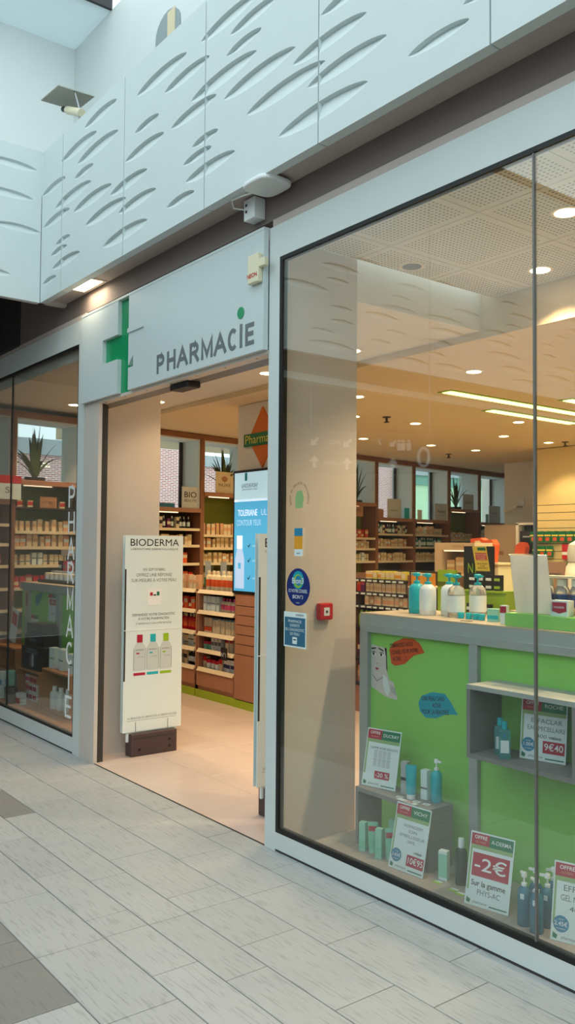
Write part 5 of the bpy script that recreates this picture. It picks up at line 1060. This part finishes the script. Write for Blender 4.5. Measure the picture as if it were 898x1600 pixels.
# green and black promotional stand with the N1 panel
n1 = thing('promo_stand', 'black and lime promotional stand with a large number one panel', 'display stand', (-4.6, 2.95, 0))
bx('base', 'lime', (-4.92, -4.30, 2.82, 3.10, 0, 1.19), n1); bx('side_panel', 'lime', (-5.0, -4.80, 2.80, 2.82, 0.6, 1.36), n1); bx('side_band', 'olive_back', (-5.0, -4.80, 2.798, 2.80, 1.22, 1.26), n1)
bx('header', 'near_black', (-4.885, -4.58, 3.0, 3.03, 1.19, 1.56), n1); text('N1', 0.12, 'lime', n1, (-4.79, 2.998, 1.37), local=False, width=0.085); text('nutrisante', 0.03, 'parapet_grey', n1, (-4.69, 2.998, 1.47), local=False); text('minceur', 0.022, 'parapet_grey', n1, (-4.68, 2.998, 1.39), local=False); text('infusion', 0.022, 'parapet_grey', n1, (-4.68, 2.998, 1.36), local=False); bx('logo', 'white', (-4.665, -4.645, 2.997, 2.999, 1.515, 1.535), n1)
bx('tray', 'lime', (-4.72, -4.30, 2.80, 2.95, 1.19, 1.205), n1)
for r in range(2):
    for k in range(4): put(carton(0.055, 0.05, 0.062, 'near_black', 'lime' if k == 3 else 'card_white', 0.25, 0.6), 'carton', 'black carton with small pale print stacked on the lime stand', 'carton', 'black cartons on the lime stand', (-4.65 + 0.085 * k, 2.85, 1.2055 + 0.0625 * r))
for k in range(3): put(carton(0.055, 0.05, 0.07, 'near_black', 'card_white', 0.25, 0.6), 'carton', 'black carton with pale print standing before the lime stand', 'carton', 'black cartons before the lime stand', (-4.60 + 0.085 * k, 2.76, 1.0305))
bx('lower_tray', 'olive_back', (-4.72, -4.30, 2.70, 2.82, 1.01, 1.03), n1)
yc = thing('promo_card', 'yellow-green promotional card with an orange text box above the lime stand', 'card', (-4.515, 2.80, 1.36), (0.22, 0, -0.1))
bx('board', 'yellow', (-0.075, 0.075, 0, 0.006, 0, 0.20), yc, local=True); bx('holder_foot', ACR, (-0.07, 0.07, 0, 0.05, -0.02, 0.0), yc, local=True); bx('header_print', 'card_green', (-0.02, 0.07, -0.001, 0, 0.17, 0.195), yc, local=True); bx('text_box', 'orange_red', (-0.055, 0.07, -0.001, 0, 0.09, 0.15), yc, local=True)
for k, s in enumerate(('OFFRE DU MOIS', 'SUR TOUTE', 'LA GAMME')): text(s, 0.018, 'white', yc, (0.007, -0.0022, 0.135 - 0.018 * k))
for k, s in enumerate(('POUR L\u2019ACHAT', 'D\u2019UNE', 'BOITE OFFERTE')): text(s, 0.016, 'text_dark', yc, (0.007, -0.0016, 0.06 - 0.018 * k))
# mid-shop cream showcase
cf = thing('beige_showcase', 'tall beige open showcase frame standing behind the gondola', 'showcase', (-6.3, 4.6, 0))
bx('side', 'beige_panel', (-6.60, -6.50, 4.5, 4.8, 0, 1.60), cf); bx('header', 'beige_panel', (-6.50, -6.03, 4.5, 4.8, 1.52, 1.60), cf); bx('side', 'beige_panel', (-6.08, -6.03, 4.5, 4.8, 0, 1.52), cf); bx('back', 'cardboard', (-6.50, -6.08, 4.76, 4.8, 0, 1.52), cf); bx('shelf', 'shelf_cream', (-6.50, -6.08, 4.5, 4.76, 1.24, 1.26), cf); bx('lamp_strip', 'shelf_glow', (-6.48, -6.1, 4.52, 4.54, 1.505, 1.518), cf); text('CAUDALIE', 0.04, 'cardboard', cf, (-6.26, 4.498, 1.56), local=False)
for k in range(3): put(carton(0.11, 0.08, 0.15 + 0.03 * (k % 2), 'tan', 'cream', 0.5, 0.7), 'gift_box', 'tan gift box inside the beige showcase', 'box', 'gift boxes in the beige showcase', (-6.42 + 0.13 * k, 4.6, 1.2605))
rb = thing('floor_display', 'cream floor display block behind the number one panel', 'display stand', (-6.4, 5.15, 0))
bx('body', 'cream', (-6.68, -6.12, 5.0, 5.3, 0, 1.36), rb); bx('top', 'shelf_cream', (-6.70, -6.10, 4.98, 5.32, 1.36, 1.38), rb)
gb = thing('gift_bag', 'large orange and green printed gift bag on the cream display block', 'bag', (-6.41, 5.12, 1.3805)); MB().prism([(-0.17, 0), (0.15, 0), (0.18, 0.2), (0.14, 0.26), (0.04, 0.25), (-0.02, 0.28), (-0.16, 0.27)], -0.05, 0.05).build('bag', 'orange_red', gb, local=True); MB().prism([(-0.12, 0.03), (0.0, 0.02), (0.04, 0.17), (-0.06, 0.22)], -0.0515, -0.05).build('print', 'olive_stripe', gb, local=True); MB().prism([(-0.05, 0.16), (0.02, 0.2), (-0.03, 0.25), (-0.1, 0.24)], -0.052, -0.0505).build('print', 'cream', gb, local=True)
# hanging green packs on the slatwall
random.seed(12)
for r, (z, xs_) in enumerate(((1.775, [-7.28 + 0.115 * k for k in range(9)]), (1.576, [-7.24, -7.14, -7.02, -6.62, -6.5]), (1.36, [-7.2, -7.1, -6.9, -6.8, -6.6]))):
    for x in xs_:
        m = 'pack_green' if r < 2 else random.choice(['yellow', 'tan', 'pack_green'])
        o = put(kind(('hp', m), lambda: [('hanging_pack', MB().box(-0.05, 0.05, -0.012, 0.012, -0.15, 0.0), m, False), ('label_band', MB().box(-0.0505, 0.0505, -0.0128, -0.011, -0.065, -0.045), 'yellow', False), ('label_patch', MB().box(-0.03, 0.03, -0.0128, -0.011, -0.13, -0.08), 'orange_red', False), ('hook', MB().box(-0.003, 0.003, -0.012, 0.06, 0.0, 0.006), 'steel', False)]), 'hanging_pack', '%s blister pack hanging on the %s row of the slatwall' % ('green' if m == 'pack_green' else m, ('upper', 'middle', 'lower')[r]), 'pack', '%s packs on the %s slatwall row' % (m.replace('pack_', ''), ('upper', 'middle', 'lower')[r]), (x, 7.22, z))
put(carton(0.10, 0.04, 0.20, 'red', 'card_white', 0.3, 0.5), 'carton', 'tall red pack leaning at the slatwall behind the cream canister', 'carton', None, (-6.78, 7.24, 1.40))
t = tag(bx('slatwall_shelf', 'slat_yellow', (-7.3, -6.0, 7.16, 7.276, 1.38 - 0.3, 1.40 - 0.3)), 'narrow yellow ledge below the hanging packs', 'shelf') if False else None

# ================================================================ LEFT WINDOW DISPLAY
tag(bx('display_deck', 'wood_beech', (-8.4, -6.12, 0.055, 0.45, 0.0, 0.13), bevel=0.003), 'low wooden display deck behind the left shop window', 'platform')
lc = thing('display_counter', 'grey counter with lime green front panels behind the left window', 'counter', (-7.3, 0.7, 0))
bx('body', 'grey_laminate_dark', (-8.4, -6.40, 0.49, 0.95, 0, 1.15), lc); bx('top_board', GLm, (-8.4, -6.38, 0.45, 0.97, 1.10, 1.168), lc, bevel=0.002); bx('worktop', 'counter_top', (-8.4, -6.38, 0.45, 0.97, 1.168, 1.175), lc)
for a, b in ((-8.25, -8.15), (-7.50, -7.40), (-6.46, -6.38)): bx('stile', GLm, (a, b, 0.45, 0.49, 0, 1.10), lc)
for a, b in ((-8.4, -8.25), (-8.15, -7.50), (-7.40, -6.46)): bx('front_panel', 'green_panel', (a, b, 0.475, 0.49, 0, 1.10), lc)
def crate(x0, x1, y0, y1, z0, z1, label):
    t = thing('wooden_crate', label, 'crate', ((x0 + x1) / 2, (y0 + y1) / 2, z0), group='open wooden crates on the left deck'); c = 0.016
    for nm, b in (('top', (x0, x1, y0, y1, z1 - c, z1)), ('bottom', (x0, x1, y0, y1, z0, z0 + c)), ('side', (x0, x0 + c, y0, y1, z0 + c, z1 - c)), ('side', (x1 - c, x1, y0, y1, z0 + c, z1 - c))): bx(nm, 'wood_beech', b, t)
    return t
crate(-7.74, -7.20, 0.19, 0.43, 0.1305, 0.435, 'open wooden crate under the dark gift set'); crate(-7.17, -6.58, 0.20, 0.43, 0.1305, 0.485, 'open wooden crate holding white bottles'); 
bgc = crate(-8.30, -7.80, 0.20, 0.43, 0.36, 0.585, 'greyish wooden crate raised beside the pane joint'); 
tag(bx('crate_plinth', 'grey_laminate', (-8.28, -7.9, 0.22, 0.42, 0.1305, 0.3595)), 'grey block carrying the raised crate', 'block')
gs = thing('gift_set', 'large dark grey gift set box with bottle print on the wooden crate', 'box', (-7.45, 0.31, 0.4355), (0, 0, 0.05))
bx('box', 'near_black', (-0.21, 0.21, -0.10, 0.10, 0, 0.20), gs, local=True); bx('printed_bottle', 'text_grey', (-0.03, 0.0, -0.1012, -0.10, 0.03, 0.12), gs, local=True); bx('printed_bottle', 'parapet_grey', (0.01, 0.05, -0.1012, -0.10, 0.03, 0.14), gs, local=True); text('ACTION EN CAS', 0.028, 'parapet_grey', gs, (0, -0.102, 0.175)); text('CONTRE LA CHUTE', 0.028, 'parapet_grey', gs, (0, -0.102, 0.15))
for k, (z, w, l) in enumerate(((0.636, 0.17, 'charcoal square box stacked on the dark gift set'), (0.7365, 0.14, 'smaller charcoal box on top of the stack'))):
    t = thing('gift_box', l, 'box', (-7.52, 0.33, z), (0, 0, 0.12)); bx('box', 'charcoal', (-w, w, -0.07, 0.07, 0, 0.10), t, local=True); bx('label', 'text_grey', (-w * 0.5, w * 0.2, -0.0712, -0.07, 0.04, 0.06), t, local=True)
put(carton(0.09, 0.07, 0.11, 'near_black', 'text_grey', 0.4, 0.6), 'carton', 'black carton left of the dark gift set', 'carton', None, (-7.70, 0.28, 0.4355))
random.seed(2)
for k, x in enumerate((-7.10, -6.99, -6.90, -6.80, -6.70, -6.62)): put(carton(0.085 if k == 0 else 0.06, 0.05, 0.175 if k < 3 else 0.15, 'card_white', 'olive_stripe' if k == 0 else 'text_grey', 0.45, 0.52), 'carton', 'white carton with fine print on top of the bottle crate', 'carton', 'white cartons on the bottle crate', (x, 0.28 + 0.03 * (k % 2), 0.4855), 0.1)
for x, y in ((-7.06, 0.275), (-6.95, 0.285), (-6.84, 0.30), (-6.76, 0.33)): put(bottle(0.04, 0.19, 'milky', 'white', 'card_white', 0.45), 'bottle', 'white lotion bottle inside the open wooden crate', 'bottle', 'white bottles in the crate', (x, y, 0.147))
for r in range(3):
    for k in range(3): put(carton(0.075, 0.06, 0.075, random.choice(['milky', 'peach']), random.choice(['purple', 'pink', 'crimson']), 0.2, 0.7), 'carton', 'white and purple carton stacked inside the left crate', 'carton', 'purple print cartons in the crate', (-7.64 + 0.09 * k, 0.28, 0.147 + 0.0752 * r))
put(carton(0.10, 0.06, 0.10, 'card_white', 'crimson', 0.1, 0.6), 'carton', 'white carton with crimson print standing before the left crate', 'carton', None, (-7.50, 0.145, 0.1305))
for k, (x, y, h, m) in enumerate(((-8.02, 0.11, 0.20, 'card_white'), (-7.92, 0.13, 0.24, 'card_white'), (-7.82, 0.16, 0.26, 'mint_carton'))): put(carton(0.07, 0.06, h, m, 'dot_blue', 0.5, 0.7), 'carton', 'pale carton with blue print clustered by the pane joint', 'carton', 'pale cartons by the pane joint', (x, y, 0.1305), 0.1)
for k, (x, y) in enumerate(((-7.72, 0.12), (-7.61, 0.13))): put(jar(0.045, 0.13, 'text_grey', 'near_black'), 'jar', 'dark translucent jar among the pale cartons', 'jar', 'dark jars by the pane joint', (x, y - 0.02 * k, 0.1305 if k == 0 else 0.1305))
def hang(x, z, w, h, label, hdr, lines, tilt=0, big=None):
    t = thing('hanging_card', label, 'price card', (x, 0.4735, z), (0, tilt, 0)); bx('sheet', 'card_white', (-w / 2, w / 2, -0.002, 0, -h / 2, h / 2), t, local=True); bx('red_header', 'card_red', (-w / 2, 0, -0.003, -0.002, h / 2 - 0.04, h / 2 - 0.002), t, local=True); bx('green_header', 'card_green', (0, w / 2, -0.003, -0.002, h / 2 - 0.04, h / 2 - 0.002), t, local=True)
    if big: bx('red_box', 'card_red', (-w * 0.36, w * 0.36, -0.003, -0.002, h * 0.08, h * 0.30), t, local=True); text(big, 0.04, 'white', t, (0, -0.004, h * 0.19))
    for k, s in enumerate(lines): text(s, 0.025, 'text_dark', t, (0, -0.0035, -h * 0.08 - 0.035 * k))
    return t
hang(-7.62, 0.965, 0.20, 0.25, 'price card with a red discount box on the left green panel', None, ['ET', 'AUSSI'], big='-30%')
hang(-8.05, 0.75, 0.19, 0.24, 'plain price card hanging lower on the left green panel', None, ['SOIN', 'VISAGE', '50 ml']); hang(-6.88, 0.95, 0.16, 0.26, 'narrow price card behind the vertical window lettering', None, ['400 ml'])
bubble([(-0.10, -0.05), (-0.06, -0.062), (0.0, -0.04), (0.06, -0.005), (0.11, 0.05), (0.03, 0.045), (-0.05, 0.05), (-0.10, 0.02)], 'bubble_blue', 'blue speech bubble sticker on the left green panel', (-7.95, 0.4735, 1.03), [('POUR UNE', 0.0, 0.02, 0.08), ('RENTREE', -0.01, -0.012, 0.09)], tilt=-0.2)
t = thing('red_offer_card', 'tilted white and red offer card beside the pane joint', 'price card', (-8.34, 0.36, 0.5855), (0, 0.25, 0)); bx('sheet', 'card_white', (-0.09, 0.09, -0.002, 0, 0, 0.34), t, local=True); bx('red_box', 'red', (-0.07, 0.07, -0.003, -0.002, 0.18, 0.30), t, local=True)
t = thing('photo_card', 'small photo card hanging on the left green panel', 'card', (-8.2, 0.448, 1.03)); bx('sheet', 'peach', (-0.045, 0.045, -0.002, 0, -0.09, 0.06), t, local=True); bx('figure', 'purple', (-0.015, 0.02, -0.003, -0.002, -0.08, 0.04), t, local=True)
# cosmetics tester stand on the left counter
ts = thing('tester_stand', 'white cosmetics stand with a pale header on the left counter', 'display stand', (-7.6, 0.72, 1.1755))
P = lambda nm, mt, b: bx(nm, mt, b, ts, local=True)
P('base', 'near_black', (-0.62, 0.30, -0.16, 0.16, 0, 0.03)); P('step', 'milky', (-0.62, 0.30, -0.02, 0.16, 0.03, 0.11)); P('back', 'near_black', (-0.62, 0.30, 0.13, 0.16, 0.11, 0.26)); P('header', 'device_cream', (-0.63, 0.31, 0.08, 0.17, 0.26, 0.32))
for k in range(8): put(jar(0.038, 0.065, 'milky', 'device_cream'), 'jar', 'cream jar in the front row of the tester stand', 'jar', 'cream jars on the tester stand', (-8.12 + 0.11 * k, 0.63, 1.2057))
for k in range(8):
    m = ('near_black', 'crimson', 'pink')[(k * 5 + k // 3) % 3]; put(carton(0.07, 0.05, 0.10, m, 'steel' if k % 2 else 'card_white', 0.3, 0.6), 'carton', '%s carton with %s band on the step of the tester stand' % (m.replace('near_', ''), 'silver' if k % 2 else 'white'), 'carton', 'cartons on the tester stand', (-8.12 + 0.11 * k, 0.77, 1.2857))
for k, (x, h) in enumerate(((-7.20, 0.24), (-7.10, 0.20), (-7.0, 0.22), (-6.92, 0.17))): put(tubep(0.07, h, 'peach', 'cream'), 'squeeze_tube', 'peach tube standing beside the tester stand', 'tube', 'peach tubes on the left counter', (x, 0.66 + 0.04 * (k % 2), 1.1755), 0.2 * k)
put(jar(0.045, 0.07, 'milky', 'red'), 'jar', 'white jar with red lid at the right end of the left counter', 'jar', None, (-6.80, 0.62, 1.1755))

# ================================================================ WAYFINDING SIGNS IN THE MALL (seen mirrored in the glass)
def arrow(parent, x, z, s, a):
    pts = [(-0.12, -0.5), (0.12, -0.5), (0.12, 0.0), (0.4, 0.0), (0, 0.5), (-0.4, 0.0), (-0.12, 0.0)]
    MB().prism([(x + s * (px * math.cos(a) - pz * math.sin(a)), z + s * (px * math.sin(a) + pz * math.cos(a))) for px, pz in pts], 0.027, 0.031).build('arrow', 'white', parent, local=True)
def waysign(loc, w, h, label, items):
    t = thing('wayfinding_sign', label, 'sign', loc); bx('panel', 'charcoal', (-w / 2, w / 2, -0.025, 0.025, 0, h), t, local=True)
    for x in (-w * 0.4, w * 0.4): MB().tube([(x, 0, h), (x, 0, 5.2 - loc[2])], 0.008, 6).build('cable', 'steel', t, local=True)
    for it in items:
        if it[0] == 'a': arrow(t, -it[1], it[2], it[3], it[4])
        else: text(it[0], it[3], 'white', t, (-it[1], 0.028, it[2]), (PI / 2, 0, PI))
    return t

ws = waysign((-6.6, -3.5, 2.32), 1.56, 0.44, 'dark hanging direction sign with white arrows in the mall passage', [])
ws.rotation_euler = (0, 0, math.radians(-52.3))
for px, z, sz, a in ((490, 0.33, 0.12, -2.36), (490, 0.12, 0.13, 0), (541, 0.31, 0.12, -2.36), (541, 0.10, 0.13, 0), (612, 0.31, 0.10, -2.36), (612, 0.10, 0.13, 0)): arrow(ws, (px - 577) / 115 * 0.775, z, sz, -a)
for px, z, sz, tx in ((522, 0.32, 0.07, 'ING'), (519, 0.11, 0.08, 'casino'), (592, 0.33, 0.1, '2'), (660, 0.16, 0.32, '0'), (668, 0.40, 0.035, 'sortie')): text(tx, sz, 'white', ws, ((px - 577) / 115 * 0.775, 0.03, z), (PI / 2, 0, PI))
for px in (622, 628, 637):
    x = (px - 577) / 115 * 0.775
    MB().prism([(x - 0.02, 0.24), (x + 0.02, 0.24), (x + 0.025, 0.32), (x - 0.025, 0.32)], 0.027, 0.03).build('pictogram', 'white', ws, local=True); disc(ws, 0.014, 'white', 0.027, 'pictogram_head', x, 0.34)
